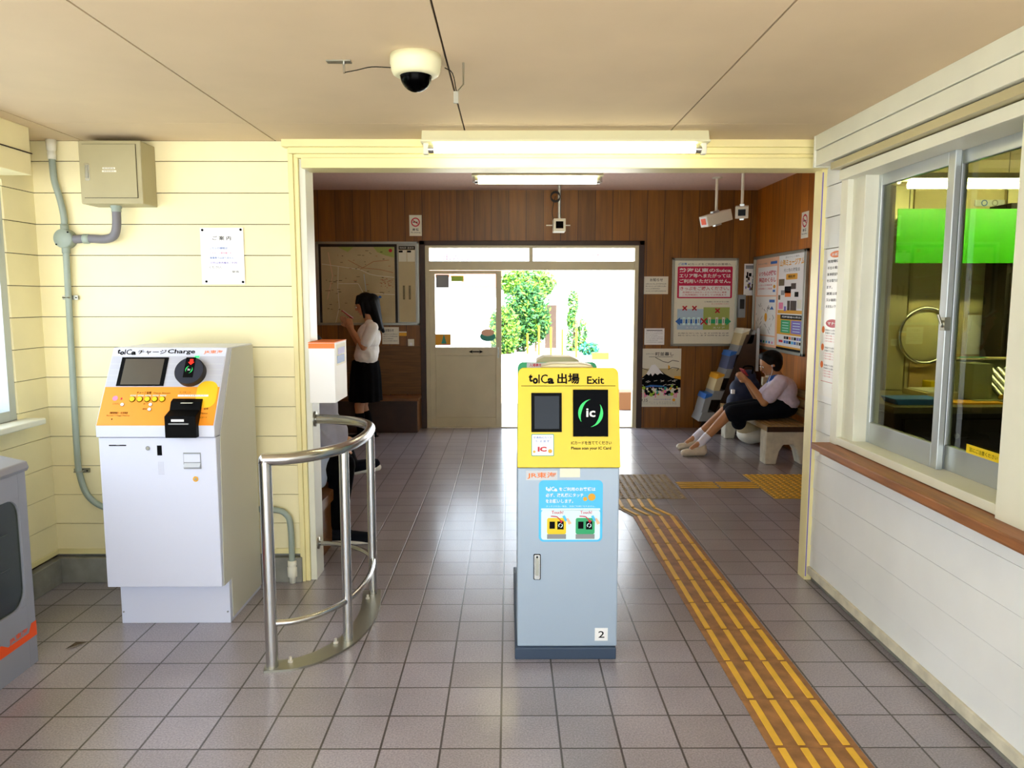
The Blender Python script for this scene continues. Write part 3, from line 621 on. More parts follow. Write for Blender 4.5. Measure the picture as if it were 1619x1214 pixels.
# touch sticker
r = rect_f(852, 759, 952, 856, 3.02); x0, z0, x1, z1 = r
b = MB(); b.rr(f, x0, z0, x1, z1, .02, 'cyan', .001, 0); b.rr(f, x0 + .010, z0 + .008, x1 - .010, z1 - .116 - .008, .012, 'palecyan', .0016); b.rect(f, x0 + .010, z1 - .125, x1 - .010, z1 - .117, 'palecyan', .0016)
toica(b, f, x0 + .028, z1 - .046, x0 + .075, z1 - .026, 'white', .0022)
b.txt(f, 'をご利用のお客様は', x0 + .082, z1 - .045, x1 - .03, z1 - .029, 'white', .0022, .015); b.txt(f, '必ず、改札機にタッチ', x0 + .028, z1 - .070, x0 + .182, z1 - .054, 'white', .0022, .015); b.txt(f, 'をお願いします。', x0 + .028, z1 - .095, x0 + .14, z1 - .079, 'white', .0022, .015); b.txt(f, 'タッチされない場合、次回ご利用になれません。', x0 + .03, z1 - .112, x1 - .03, z1 - .105, 'palecyan', .0022)
b.disk(f, x1 - .045, z1 - .070, .015, 'gold', .0022); b.disk(f, x1 - .072, z1 - .078, .0085, 'gold', .0022)
for q, m in ((0, 'yellow'), (.117, 'green')):
    X_ = x0 + .034 + q; b.txt(f, 'Touch!', X_ + .018, z0 + .117, X_ + .066, z0 + .130, 'magenta', .0022, .02)
    b.rect(f, X_, z0 + .012, X_ + .078, z0 + .032, 'grey', .0022); b.rr(f, X_, z0 + .032, X_ + .078, z0 + .10, .008, m, .0022); b.rect(f, X_ + .010, z0 + .055, X_ + .032, z0 + .085, 'black', .003); b.rect(f, X_ + .042, z0 + .052, X_ + .068, z0 + .086, 'black', .003)
    b.ring(f, X_ + .055, z0 + .069, .006, .009, 'palecyan', .0034, 16, 1.5, 4); b.ring(f, X_ + .055, z0 + .069, .006, .009, 'palecyan', .0034, 16, 4.7, 7.2)
    b.line(f, X_ + .015, z0 + .108, X_ + .04, z0 + .106, .004, 'magenta', .0036); b.line(f, X_ + .04, z0 + .106, X_ + .058, z0 + .088, .004, 'red', .0036); b.poly(f, [(X_ + .05, z0 + .09), (X_ + .066, z0 + .09), (X_ + .058, z0 + .078)][::-1], 'red', .0038)
    b.poly(f, [(X_ + .062, z0 + .108), (X_ + .072, z0 + .112), (X_ + .082, z0 + .09), (X_ + .074, z0 + .085)][::-1], 'cyan', .004); b.poly(f, [(X_ + .078, z0 + .098), (X_ + .086, z0 + .10), (X_ + .10, z0 + .078), (X_ + .088, z0 + .072)][::-1], 'peach', .004)
b.build('touch_sticker', T, label='light blue instruction sticker')
# yellow head: a slab leaning back a little with rounded top corners
HP = PL((0, 3.006, .812), (1, 0, 0), (0, .055, .40)); hh = math.hypot(.055, .4)
hx0, hx1 = .036, .452
pts = [(hx0, 0), (hx1, 0)]
for k in range(7): t = k / 6 * math.pi / 2; pts.append((hx1 - .03 + .024 * math.cos(t), hh - .03 + .03 * math.sin(t)))
for k in range(7): t = (1 + k / 6) * math.pi / 2; pts.append((hx0 + .026 + .024 * math.cos(t), hh - .03 + .03 * math.sin(t)))
b = MB(); b.poly(HP, pts, 'yellow', 0, -.045); b.box(hx0, 3.02, .808, hx1, 3.055, .8125, 'black'); hd = b.build('yellow_head', T, .004)
b = MB(); b.prism([(.05, 3.05, .815), (.05, 3.33, .815), (.05, 3.33, 1.00), (.05, 3.12, 1.19), (.05, 3.10, 1.19)], (.39, 0, 0), 'gatebody'); b.build('head_back', T, .01)
def hp(px, py):
    rr_ = ray(px, py); n = HP.N; t = (HP.O - V((0, 0, CAM_H))).dot(n) / rr_.dot(n); q = V((0, 0, CAM_H)) + rr_ * t - HP.O; return q.dot(HP.U), q.dot(HP.W)
def hr(x0, y0, x1, y1): a = hp(x0, y1); c = hp(x1, y0); return a[0], a[1], c[0], c[1]
b = MB(); toica(b, HP, *hr(836, 591, 876, 607), 'black', .0008, 'black'); b.txt(HP, '出場', *hr(881, 590, 916, 607), 'black', .0008, .03); b.txt(HP, 'Exit', *hr(928, 595, 955, 607), 'black', .0008, .02)
b.rect(HP, *hr(824, 609.5, 973, 610.5), 'black', .0008); b.txt(HP, 'ICカードを当ててください', *hr(903, 697, 967, 703), 'black', .0008, .02); b.txt(HP, 'Please scan your IC Card', *hr(903, 706, 966, 712), 'black', .0008, .025); b.build('head_lettering', hd)
b = MB(); b.slab(HP, *hr(840, 621, 888, 683), 0, .004, 'black'); q = hr(845, 626, 884, 678); b.slab(HP, *q, .004, .0045, 'screen'); b.build('display', hd, .002)
b = MB(); b.slab(HP, *hr(906, 616, 961, 690), 0, .008, 'black_gloss'); c = hp(933.5, 653); icmark(b, HP, c[0], c[1], .056, 'icgreen', 'white', .0088); b.build('touch_pad', hd, .001)
q = hr(840, 686, 876, 721); b = MB(); b.rr(HP, *q, .005, 'teal', .001, 0); b.rr(HP, q[0] + .003, q[1] + .003, q[2] - .003, q[3] - .003, .003, 'white', .0016)
b.txt(HP, '交通系ICカード', q[0] + .008, q[3] - .018, q[2] - .008, q[3] - .010, 'blue', .0022, .01); b.txt(HP, '使えます', q[0] + .018, q[3] - .034, q[2] - .018, q[3] - .024, 'blue', .0022, .01); b.txt(HP, 'IC', q[0] + .026, q[1] + .018, q[2] - .03, q[1] + .038, 'red', .0022, .05); b.disk(HP, q[0] + .012, q[1] + .018, .005, 'gold', .0022); b.disk(HP, q[2] - .016, q[1] + .02, .008, 'gold', .0022); b.build('ic_sticker', hd)
b = MB(); b.prism([(.135, 3.09, 1.19), (.345, 3.09, 1.19), (.345, 3.09, 1.217), (.305, 3.09, 1.226), (.175, 3.09, 1.226), (.135, 3.09, 1.217)], (0, .10, 0), 'alu_cream'); b.build('top_cover', hd, .004)
# rear green gate, seen from behind
T = thing('card_reader_post', (.24, 3.8, .05), 'card reader post with green head standing directly behind the yellow one', 'card reader')
b = MB(); b.box(.045, 3.64, .05, .43, 3.955, .81, 'gatebody'); b.build('cabinet', T, .005)
G = PL((0, 3.63, .812), (1, 0, 0), (0, .03, .372)); gh = math.hypot(.03, .372)
pts = [(.042, 0), (.432, 0)]
for k in range(7): t = k / 6 * math.pi / 2; pts.append((.405 + .024 * math.cos(t), gh - .03 + .03 * math.sin(t)))
for k in range(7): t = (1 + k / 6) * math.pi / 2; pts.append((.068 + .024 * math.cos(t), gh - .03 + .03 * math.sin(t)))
b = MB(); b.poly(G, pts, 'green', 0, -.045); b.box(.06, 3.69, .815, .415, 3.94, 1.10, 'gatebody'); hd = b.build('green_head', T, .004)
b = MB(); b.slab(G, .088, .01, .383, gh - .002, 0, .004, 'lightgrey'); b.txt(G, '入場専用', .10, gh - .022, .16, gh - .006, 'red', .0048, .02); b.txt(G, 'こちらからは出られません', .165, gh - .022, .27, gh - .009, 'black', .0048, .01); b.txt(G, 'のりかえ', .10, gh - .042, .15, gh - .027, 'red', .0048, .02); b.txt(G, '係員まで', .155, gh - .042, .23, gh - .03, 'black', .0048); b.txt(G, '駅長', .105, gh - .06, .15, gh - .048, 'black', .0048, .02); b.build('notice_panel', hd)
b = MB(); b.prism([(.14, 3.70, 1.16), (.345, 3.70, 1.16), (.345, 3.70, 1.19), (.305, 3.70, 1.207), (.175, 3.70, 1.207), (.14, 3.70, 1.19)], (0, .15, 0), 'alu_cream'); b.build('top_cover', hd, .004)

# ------------------------------------------------------------------ steel rail
T = thing('guard_rail', (-.80, 3.4, 0), 'curved stainless steel guard rail on three posts between charging machine and card reader post', 'rail')
top = [(-.958, 2.935, .862), (-.87, 2.955, .862), (-.78, 3.03, .862), (-.70, 3.17, .862), (-.665, 3.34, .862), (-.66, 3.52, .862), (-.685, 3.70, .862), (-.76, 3.83, .862), (-.88, 3.915, .862), (-1.02, 3.95, .862)]
b = MB(); b.tube([(-.958, 2.935, .858)] + top, .0245, 'steel', curve=8); b.ell((-.958, 2.935, .862), (.0248, .0248, .0248), 'steel'); b.lathe((-1.022, 3.95, .862), (1, 0, 0), [(.04, 0), (.04, .01), (0, .01)], 'steel_dull'); b.build('top_rail', T)
b = MB(); low = [(x, y, .19) for x, y, z in top]; b.tube(low, .013, 'steel', 10, curve=8); b.lathe((-1.022, 3.95, .19), (1, 0, 0), [(.032, 0), (.032, .008), (0, .008)], 'steel_dull'); b.build('lower_rail', T)
for x_, y_ in ((-.958, 2.935), (-.70, 3.17), (-.685, 3.70)):
    b = MB(); b.tube([(x_, y_, .008), (x_, y_, .855)], .0245 if x_ < -.9 else .021, 'steel', 20); b.build('post', T)
b = MB(); base = top[:7]; prof = []
q = []; PP = [V(base[0]) * 2 - V(base[1])] + [V(p) for p in base] + [V(base[-1]) * 2 - V(base[-2])]
for i in range(1, len(PP) - 2):
    for k in range(6):
        t = k / 6; a, b_, c, d = PP[i - 1:i + 3]; q.append(.5 * ((2 * b_) + (c - a) * t + (2 * a - 5 * b_ + 4 * c - d) * t * t + (3 * b_ - a - 3 * c + d) * t ** 3))
q.append(V(base[-1])); q = [q[0] + (q[0] - q[1]).normalized() * .03] + q + [q[-1] + (q[-1] - q[-2]).normalized() * .05]
out_, in_ = [], []
for i, p in enumerate(q):
    t = (q[min(i + 1, len(q) - 1)] - q[max(i - 1, 0)]); t.z = 0; t.normalize(); n_ = V((t.y, -t.x, 0)); out_.append(p + n_ * .038); in_.append(p - n_ * .052)
n = len(q); vs = [V((p.x, p.y, z)) for z in (0, .009) for p in out_ + in_]
fs = []
for i in range(n - 1):
    fs += [(2 * n + i, 2 * n + i + 1, 3 * n + i + 1, 3 * n + i), (i, n + i, n + i + 1, i + 1), (i, i + 1, 2 * n + i + 1, 2 * n + i), (n + i, 3 * n + i, 3 * n + i + 1, n + i + 1)]
fs += [(0, 2 * n, 3 * n, n), (n - 1, 2 * n - 1, 4 * n - 1, 3 * n - 1)]
b.add(vs, fs, 'steel_dull'); b.build('base_plate', T)
for x_, y_ in ((-.895, 2.97), (-.748, 3.14), (-.70, 3.63)):
    b = MB(); b.lathe((x_, y_, .009), (0, 0, 1), [(.011, 0), (.011, .008), (.006, .008), (.006, .022), (0, .022)], 'bolt', 6, False); b.build('bolt', T)

# white box on the jamb
T = thing('ticket_collection_box', (-.95, 4.0, .95), 'white ticket box with orange top band fixed to the left opening post', 'box')
bx0, bx1, by0, by1, bz0, bz1 = -1.018, -.885, 3.86, 4.14, .958, 1.266
b = MB(); b.box(bx0, by0, bz0, bx1, by1, bz1, 'white'); b.build('body', T, .003)
b = MB(); b.slab(FR(by0), bx0, bz1 - .028, bx1, bz1 - .002, 0, .001, 'jrorange'); b.box(bx0 - .001, by0 - .001, bz1, bx1 + .001, by1, bz1 + .004, 'jrorange'); b.build('orange_band', T)
s_ = SDp(bx1); b = MB(); s_.N = V((1, 0, 0)); b.slab(s_, by0 + .04, bz1 - .12, by1 - .03, bz1 - .01, 0, .0008, 'offwhite'); b.slab(s_, by0 + .05, bz1 - .11, by1 - .06, bz1 - .07, .0008, .0014, 'blue'); b.slab(s_, by0 + .07, bz1 - .065, by1 - .05, bz1 - .03, .0008, .0014, 'purple'); b.build('picture_sticker', T)

q = aZ(120, 1022); b = MB(); b.add([V((q.x - .03, q.y - .03, .002)), V((q.x - .005, q.y - .022, .010)), V((q.x + .03, q.y + .035, .004)), V((q.x - .01, q.y + .02, .012))], [(0, 1, 3), (1, 2, 3)], 'brownwood_dark'); b.build('leaf', label='small dry dark leaf on the floor tiles before the charging machine', cat='leaf')

# ------------------------------------------------------------------ grey cabinet by the left wall
T = thing('display_cabinet', (-2.15, 2.4, 0), 'grey metal cabinet with rounded side window and orange stripe in the left foreground', 'cabinet')
cx1, cy1, cy0 = -1.955, 3.005, 1.75
b = MB()
def C(px, py): q = aX(px, py, cx1); return q.y, q.z
pl = SDp(cx1)
wy = [C(34, 784), C(49, 970)]
win_y1, win_z1, win_z0 = 2.955, .705, .26
# body as shell: back, ends, top, bottom and a side frame round the window
b.box(-2.345, cy0, .0, -2.335, cy1, .80, 'plastic_grey'); b.box(-2.345, cy1 - .02, 0, cx1, cy1, .80, 'plastic_grey'); b.box(-2.345, cy0, 0, cx1, cy0 + .02, .80, 'plastic_grey')
b.box(-2.345, cy0, 0, cx1, cy1, .03, 'plastic_grey'); b.box(-2.345, cy0, .78, cx1, cy1, .80, 'plastic_grey')
b.build('body', T, .003)
b = MB(); b.box(cx1 - .012, win_y1, 0, cx1 + .008, cy1, .80, 'plastic_grey'); b.box(cx1 - .012, cy0, 0, cx1 + .008, win_y1, win_z0, 'plastic_grey'); b.box(cx1 - .012, cy0, win_z1, cx1 + .008, win_y1, .80, 'plastic_grey')
for cz, sg in ((win_z1, -1), (win_z0, 1)):
    r_ = .07; pts = [(win_y1, cz)] + [(win_y1 - r_ + r_ * math.sin(k / 6 * math.pi / 2), cz + sg * (r_ - r_ * math.cos(k / 6 * math.pi / 2))) for k in range(7)]
    b.prism([(cx1 - .012, y, z) for y, z in pts], (.02, 0, 0), 'plastic_grey')
d = b.build('door', T, .002)
g = MB(); g.box(cx1 - .004, cy0 + .03, win_z0, cx1 - .001, win_y1, win_z1, 'glass_dark'); g.build('pane', d)
b = MB(); b.box(cx1 + .0085, cy0, .115, cx1 + .0095, cy1 + .0, .142, 'jrorange_red'); b.prism([(cx1 + .0085, cy0, .14), (cx1 + .0085, 2.83, .14), (cx1 + .0085, 2.79, .165), (cx1 + .0085, cy0, .165)], (.001, 0, 0), 'jrorange_red'); b.prism([(cx1 + .0085, 2.955, .14), (cx1 + .0085, cy1, .14), (cx1 + .0085, cy1, .175), (cx1 + .0085, 2.975, .175)], (.001, 0, 0), 'jrorange_red')
P2 = PL((cx1 + .0085, 0, 0), (0, 1, 0), (0, 0, 1)); b.txt(P2, 'JR東海', 2.835, .144, 2.95, .170, 'jrorange_red', .001, .015); b.build('orange_stripe', d, label='orange stripe with lettering')
b = MB(); b.prism([(x, cy0, z) for x, z in ((-2.35, .80), (cx1 + .012, .80), (cx1 + .02, .815), (cx1 + .012, .84), (-2.35, .93))], (0, cy1 - cy0 + .012, 0), 'plastic_grey'); b.box(cx1 - .2, cy1 - .5, .858, cx1 - .19, cy1 - .3, .90, 'jrorange_red'); b.build('lid', T, .008)
b = MB()
for z_ in (.42, .56):
    b.tube([(-1.99, cy0 + .05, z_), (-1.99, 2.93, z_)], .004, 'steel', 6)
for y_ in [2.0 + .12 * k for k in range(8)]: b.tube([(-1.99, y_, .05), (-1.99, y_, .75)], .004, 'steel', 6)
b.build('wire_rack', T)
T2 = MB(); T2.ell((-2.12, 2.72, .33), (.13, .22, .10), 'blue', 16); T2.ell((-2.10, 2.70, .44), (.10, .18, .09), 'white', 16); T2.box(-2.3, 1.8, .031, -2.0, 2.92, .20, 'grey'); T2.build('folded_bag', label='white and blue folded bundle inside the grey cabinet behind its side window', cat='bundle')

# ------------------------------------------------------------------ dome camera and wires on ceiling
T = thing('dome_camera', (-.295, 2.6, CZ), 'cream dome security camera with dark glass dome fixed under the ceiling', 'security camera')
dc = (-.30, 2.56)
b = MB(); b.lathe((dc[0], dc[1], CZ), (0, 0, -1), [(0, 0), (.082, 0), (.083, .026), (.081, .03), (.079, .046), (.074, .058), (.064, .064), (.052, .064)], 'lampbody', 40); b.build('housing', T)
b = MB(); prof = [(.054, .060)] + [(.051 * math.cos(k / 8 * math.pi / 2), .062 + .051 * math.sin(k / 8 * math.pi / 2)) for k in range(9)]
b.lathe((dc[0], dc[1], CZ), (0, 0, -1), prof, 'black_gloss', 32); b.build('glass_dome', T)
T = thing('ceiling_wire', (-.5, 2.6, CZ), 'thin black wire with a small metal bracket stretched from the dome camera', 'wire')
b = MB(); b.tube([(-.383, 2.60, 2.245), (-.45, 2.60, 2.247), (-.50, 2.61, 2.24), (-.545, 2.62, 2.235)], .0016, 'black', 6, curve=4); b.build('wire', T)
b = MB(); b.tube([(-.545, 2.62, 2.233), (-.545, 2.62, CZ)], .004, 'steel', 8); b.box(-.60, 2.60, CZ - .004, -.52, 2.63, CZ, 'steel_dull'); b.build('bracket', T)
T = thing('ceiling_wire', (-.2, 2.6, CZ), 'short black wire and metal clip beside the dome camera', 'wire')
b = MB(); b.tube([(-.21, 2.60, 2.245), (-.185, 2.61, 2.23), (-.172, 2.61, 2.17)], .0016, 'black', 6, curve=4); b.build('wire', T)
b = MB(); b.box(-.182, 2.605, 2.135, -.166, 2.615, 2.172, 'steel_dull'); b.tube([(-.17, 2.61, 2.17), (-.15, 2.63, 2.20), (-.15, 2.63, CZ)], .003, 'steel_dull', 6); b.build('clip', T)

# ------------------------------------------------------------------ fluorescent lamps
def lamp(name, x0, x1, y, z, label, hw, tube_r, refl, strength=None):
    T = thing(name, ((x0 + x1) / 2, y, z), label, 'ceiling lamp')
    b = MB(); b.prism([(x0, y - hw * .6, z), (x0, y + hw * .6, z), (x0, y + hw, z - .045), (x0, y - hw, z - .045)], (x1 - x0, 0, 0), 'lampbody'); b.box(x0 - .005, y - hw - .004, z - .055, x1 + .005, y + hw + .004, z - .045, 'lampbody'); b.box(x0 + .1, y - .04, z, x1 - .1, y + .04, (CZ2 if refl else z) + .001, 'lampbody') if refl else None; b.build('lamp_body', T, .002)
    for x_, s_ in ((x0, 1), (x1, -1)):
        b = MB(); b.box(x_ + s_ * .004, y - .018, z - .105, x_ + s_ * .028, y + .018, z - .05, 'steel' if refl else 'offwhite'); b.build('lamp_holder', T, .003)
    b = MB(); tz = z - .055 - tube_r - .006; b.tube([(x0 + .055, y, tz), (x1 - .055, y, tz)], tube_r, 'tube', 20); tb = b.build('tube', T)
    for u0, u1 in ((x0 + .026, x0 + .06), (x1 - .06, x1 - .026)): b = MB(); b.tube([(u0, y, tz), (u1, y, tz)], tube_r * .98, 'silver', 16); b.build('tube_cap', tb)
    return T
L1 = lamp('fluorescent_lamp', -.405, .935, 3.68, CZ, 'long fluorescent lamp lit on the front ceiling just before the cream beam', .05, .019, False)
L1.rotation_euler = (0, 0, math.radians(-.4))
L2 = lamp('fluorescent_lamp', -.33, .86, 7.1, CZ2 - .05, 'shorter lit fluorescent lamp on the waiting room ceiling behind the beam', .09, .029, True)

# ------------------------------------------------------------------ tactile paving
def straight_tile(name, x0, y0, x1, y1, base, bar, along, n, label, group):
    T = thing(name, ((x0 + x1) / 2, (y0 + y1) / 2, 0), label, 'tactile tile', group)
    b = MB(); b.box(x0, y0, 0, x1, y1, .004, base); b.build('tile_base', T, .001)
    for k in range(n):
        b = MB()
        if along == 'y': c = x0 + (x1 - x0) * (k + .5) / n; b.box(c - .0125, y0 + .008, .004, c + .0125, y1 - .008, .009, bar)
        else: c = y0 + (y1 - y0) * (k + .5) / n; b.box(x0 + .008, c - .011, .004, x1 - .008, c + .011, .009, bar)
        b.build('raised_bar', T, .002)
    return T
def dot_tile(name, x0, y0, x1, y1, base, dot, label, group, nx=6, ny=5):
    T = thing(name, ((x0 + x1) / 2, (y0 + y1) / 2, 0), label, 'tactile tile', group)
    b = MB(); b.box(x0, y0, 0, x1, y1, .004, base); b.build('tile_base', T)
    b = MB()
    for i in range(nx):
        for j in range(ny): b.lathe((x0 + (x1 - x0) * (i + .5) / nx, y0 + (y1 - y0) * (j + .5) / ny, .004), (0, 0, 1), [(.013, 0), (.011, .004), (0, .005)], dot, 10)
    b.build('raised_dots', T)
    return T
tx0, tx1, TP = .868, 1.168, .3015
proto = straight_tile('tactile_tile', tx0, 2.376 - TP, tx1, 2.376 - .002, 'tact_base', 'tact_bar', 'y', 4, 'orange tile with four yellow bars at the bottom edge, nearest of the long row', 'yellow bar tiles in the long row leading to the gate')
ordn = ['second', 'third', 'fourth', 'fifth', 'sixth', 'seventh', 'eighth', 'ninth', 'tenth']
for k in range(9): copy_thing(proto, (-.0015 * k, TP * (k + 1), 0), 'orange tile with four yellow bars, %s of the long row counted from the camera' % ordn[k])
yy0 = 2.376 + TP * 9
T = thing('tactile_tile', (.98, yy0 + .1, 0), 'slanting tactile tile where the yellow bar row shifts sideways', 'tactile tile')
b = MB(); b.prism([(tx0 - .015, yy0, 0), (tx1 - .015, yy0, 0), (tx1 - .09, yy0 + .2, 0), (tx0 - .09, yy0 + .2, 0)], (0, 0, .004), 'tact_worn'); b.build('tile_base', T)
for k in range(4):
    c = tx0 - .015 + .3 * (k + .5) / 4; b = MB(); b.prism([(c - .011, yy0 + .01, .004), (c + .011, yy0 + .01, .004), (c - .064, yy0 + .19, .004), (c - .086, yy0 + .19, .004)], (0, 0, .005), 'tact_bar'); b.build('raised_bar', T)
straight_tile('tactile_tile', tx0 - .09, yy0 + .203, tx1 - .09, yy0 + .44, 'tact_worn', 'tact_bar', 'y', 4, 'short tile with yellow bars just before the worn dotted tiles', None)
gi = 0
rows_ = ['near', 'middle', 'far']
for j in range(3):
    for i in range(2):
        dot_tile('tactile_tile', .735 + .302 * i, 5.545 + .262 * j, .735 + .302 * i + .299, 5.545 + .262 * j + .259, 'tact_worn', 'tact_worn_dot', 'worn grey brown dotted tile, %s row %s column of the faded block behind the posts' % (rows_[j], ['left', 'right'][i]), 'worn dotted tiles behind the reader posts')
        dot_tile('tactile_tile', 1.992 + .302 * i, 5.545 + .262 * j, 1.992 + .302 * i + .299, 5.545 + .262 * j + .259, 'tact_gold', 'tact_bar', 'golden dotted tile, %s row %s column of the block before the bench' % (rows_[j], ['left', 'right'][i]), 'golden dotted tiles in front of the bench')
for i in range(2): straight_tile('tactile_tile', 1.352 + .32 * i, 5.84, 1.352 + .32 * i + .317, 6.06, 'tact_worn', 'tact_bar', 'x', 4, 'crosswise yellow bar tile %s between the two dotted blocks' % ['next to the worn dots', 'next to the golden dots'][i], 'crosswise bar tiles')

# ------------------------------------------------------------------ papers and boards in the waiting room
F8 = FR(FY)
def paper(name, x0, y0, x1, y1, label, cat, fn, m='paper', frame=None, Y=FY):
    r = rect_f(x0, y0, x1, y1, Y); pl = FR(Y)
    b = MB(); b.slab(pl, *r, -.002, .003, m); q = PL(pl.p(r[0], r[1], .003), (1, 0, 0), (0, 0, 1)); fn(b, q, r[2] - r[0], r[3] - r[1])
    return b.build(name, label=label, cat=cat)
def lines(b, q, w_, h, n, m, top=.9, bot=.1, x0=.08, x1=.92, sample='お知らせいたします切符をお求めのお客様は窓口へお越しください'):
    for k in range(n):
        z1 = h * (top - (top - bot) * k / n); z0 = z1 - h * (top - bot) / n * .55
        ln = (x1 - x0) * (1 if k % 3 != 2 else .7); b.txt(q, sample[k % 7: k % 7 + 14], w_ * x0, z0, w_ * (x0 + ln), z1, m, .0008)
def nosmoke(b, q, w_, h):
    b.ring(q, w_ / 2, h * .66, w_ * .27, w_ * .36, 'red', .001); b.line(q, w_ * .3, h * .75, w_ * .7, h * .57, w_ * .07, 'red', .0014); b.rect(q, w_ * .28, h * .64, w_ * .68, h * .68, 'black', .0012)
    b.txt(q, '禁 煙', w_ * .25, h * .25, w_ * .75, h * .36, 'black', .001, .02); b.txt(q, 'No smoking', w_ * .12, h * .12, w_ * .88, h * .2, 'black', .001)
paper('no_smoking_sign', 647, 340, 667, 373, 'small no smoking sign on the far panelled wall above the map board', 'sign', nosmoke)
paper('wall_notice', 604, 517, 631, 544, 'small handwritten notice just below the map board', 'notice', lambda b, q, w_, h: (b.txt(q, 'お知らせ', w_ * .2, h * .72, w_ * .7, h * .9, 'black', .001, .01), lines(b, q, w_, h, 4, 'black', .62, .1)), 'offwhite')
paper('wall_notice', 1018, 437, 1056, 465, 'cream notice on the brown wall right of the doorway, upper of two', 'notice', lambda b, q, w_, h: (b.txt(q, 'お知らせ', w_ * .25, h * .72, w_ * .78, h * .9, 'black', .001, .01), lines(b, q, w_, h, 4, 'black', .62, .08)), 'offwhite')
paper('wall_notice', 1019, 519, 1050, 545, 'white table printed notice right of the doorway, directly above the mountain poster', 'notice', lambda b, q, w_, h: (b.rect(q, w_ * .1, h * .86, w_ * .9, h * .9, 'black', .001), lines(b, q, w_, h, 7, 'grey', .82, .08)), 'white')
b = MB(); r = rect_f(645, 536, 655, 552, FY); b.slab(F8, *r, -.002, .008, 'offwhite'); b.slab(F8, r[0] + .02, r[1] + .04, r[2] - .02, r[3] - .04, .008, .012, 'white'); b.build('light_switch', label='cream light switch plate on the wall left of the door', cat='switch', bevel=.002)
b = MB(); r = rect_f(631, 524, 643, 531, FY); b.slab(F8, *r, -.002, .006, 'gold'); b.slab(F8, r[0], r[3] - .012, r[2], r[3], .006, .008, 'offwhite'); b.build('sticker_label', label='small yellow label beside the notice under the map board', cat='label')
def fuji(b, q, w_, h):
    b.rect(q, 0, h * .42, w_, h * .66, 'paper_map', .0006); b.rect(q, 0, h * .40, w_ * .12, h * .53, 'gold', .0008); b.rect(q, w_ * .85, h * .40, w_, h * .53, 'gold', .0008)
    b.poly(q, [(0, h * .33), (w_, h * .33), (w_, h * .47), (w_ * .8, h * .5), (w_ * .62, h * .57), (w_ * .48, h * .66), (w_ * .40, h * .73), (w_ * .32, h * .72), (w_ * .22, h * .58), (w_ * .1, h * .5), (0, h * .47)], 'black', .001)
    b.poly(q, [(w_ * .2, h * .57), (w_ * .26, h * .54), (w_ * .3, h * .58), (w_ * .34, h * .53), (w_ * .4, h * .58), (w_ * .46, h * .55), (w_ * .52, h * .58), (w_ * .6, h * .56), (w_ * .47, h * .67), (w_ * .40, h * .73), (w_ * .32, h * .72)], 'white', .0014)
    R = random.Random(3)
    for k in range(90):
        x = R.random(); y = .20 + .17 * R.random(); b.disk(q, w_ * (.06 + .88 * x), h * y, w_ * R.uniform(.015, .045), R.choice(['black', 'teal', 'black', 'gold', 'black', 'pink', 'black', 'lime']), .0016 + k * 2e-5, 7)
    b.poly(q, [(w_ * .12, h * .34), (w_ * .3, h * .38), (w_ * .55, h * .37), (w_ * .7, h * .34), (w_ * .4, h * .345)], 'blue', .003)
    for k in range(16):
        x = w_ * R.random() * .9; z = h * R.uniform(.36, .48); b.line(q, x, z, x + w_ * .08, z + h * R.uniform(-.03, .03), w_ * .008, 'offwhite', .0032)
    for x in (.1, .17, .42, .86, .9): b.line(q, w_ * x, h * .16, w_ * x, h * .24, w_ * .025, 'pink', .0034)
    for pts in ([(.4, .85), (.58, .78), (.7, .76), (.8, .80), (.95, .78)], [(0, .7), (.12, .66), (.24, .63)], [(.7, .64), (.8, .68), (.95, .66), (.9, .62)]):
        for a, c in zip(pts, pts[1:]): b.line(q, w_ * a[0], h * a[1], w_ * c[0], h * c[1], w_ * .012, 'black', .0034)
    b.poly(q, [(w_ * .70, h * .65), (w_ * .74, h * .66), (w_ * .74, h * .70), (w_ * .70, h * .72)], 'gold', .0034)
    b.txt(q, '町並暮し', w_ * .4, h * .88, w_ * .82, h * .94, 'black', .0034, .01); b.txt(q, '江戸と今の', w_ * .18, h * .90, w_ * .38, h * .92, 'black', .0034); b.line(q, w_ * .25, h * .86, w_ * .8, h * .86, h * .006, 'black', .0034)
    b.txt(q, '9.15', w_ * .08, h * .09, w_ * .24, h * .14, 'black', .0034); b.txt(q, '水辺の文化展示会', w_ * .38, h * .12, w_ * .78, h * .14, 'purple', .0034); b.disk(q, w_ * .85, h * .12, w_ * .035, 'gold', .0034); lines(b, q, w_, h, 2, 'grey', .09, .03)
paper('mountain_poster', 1009, 551, 1075, 643, 'poster of a black and white mountain over flowers on the wall right of the doorway', 'poster', fuji, 'offwhite')
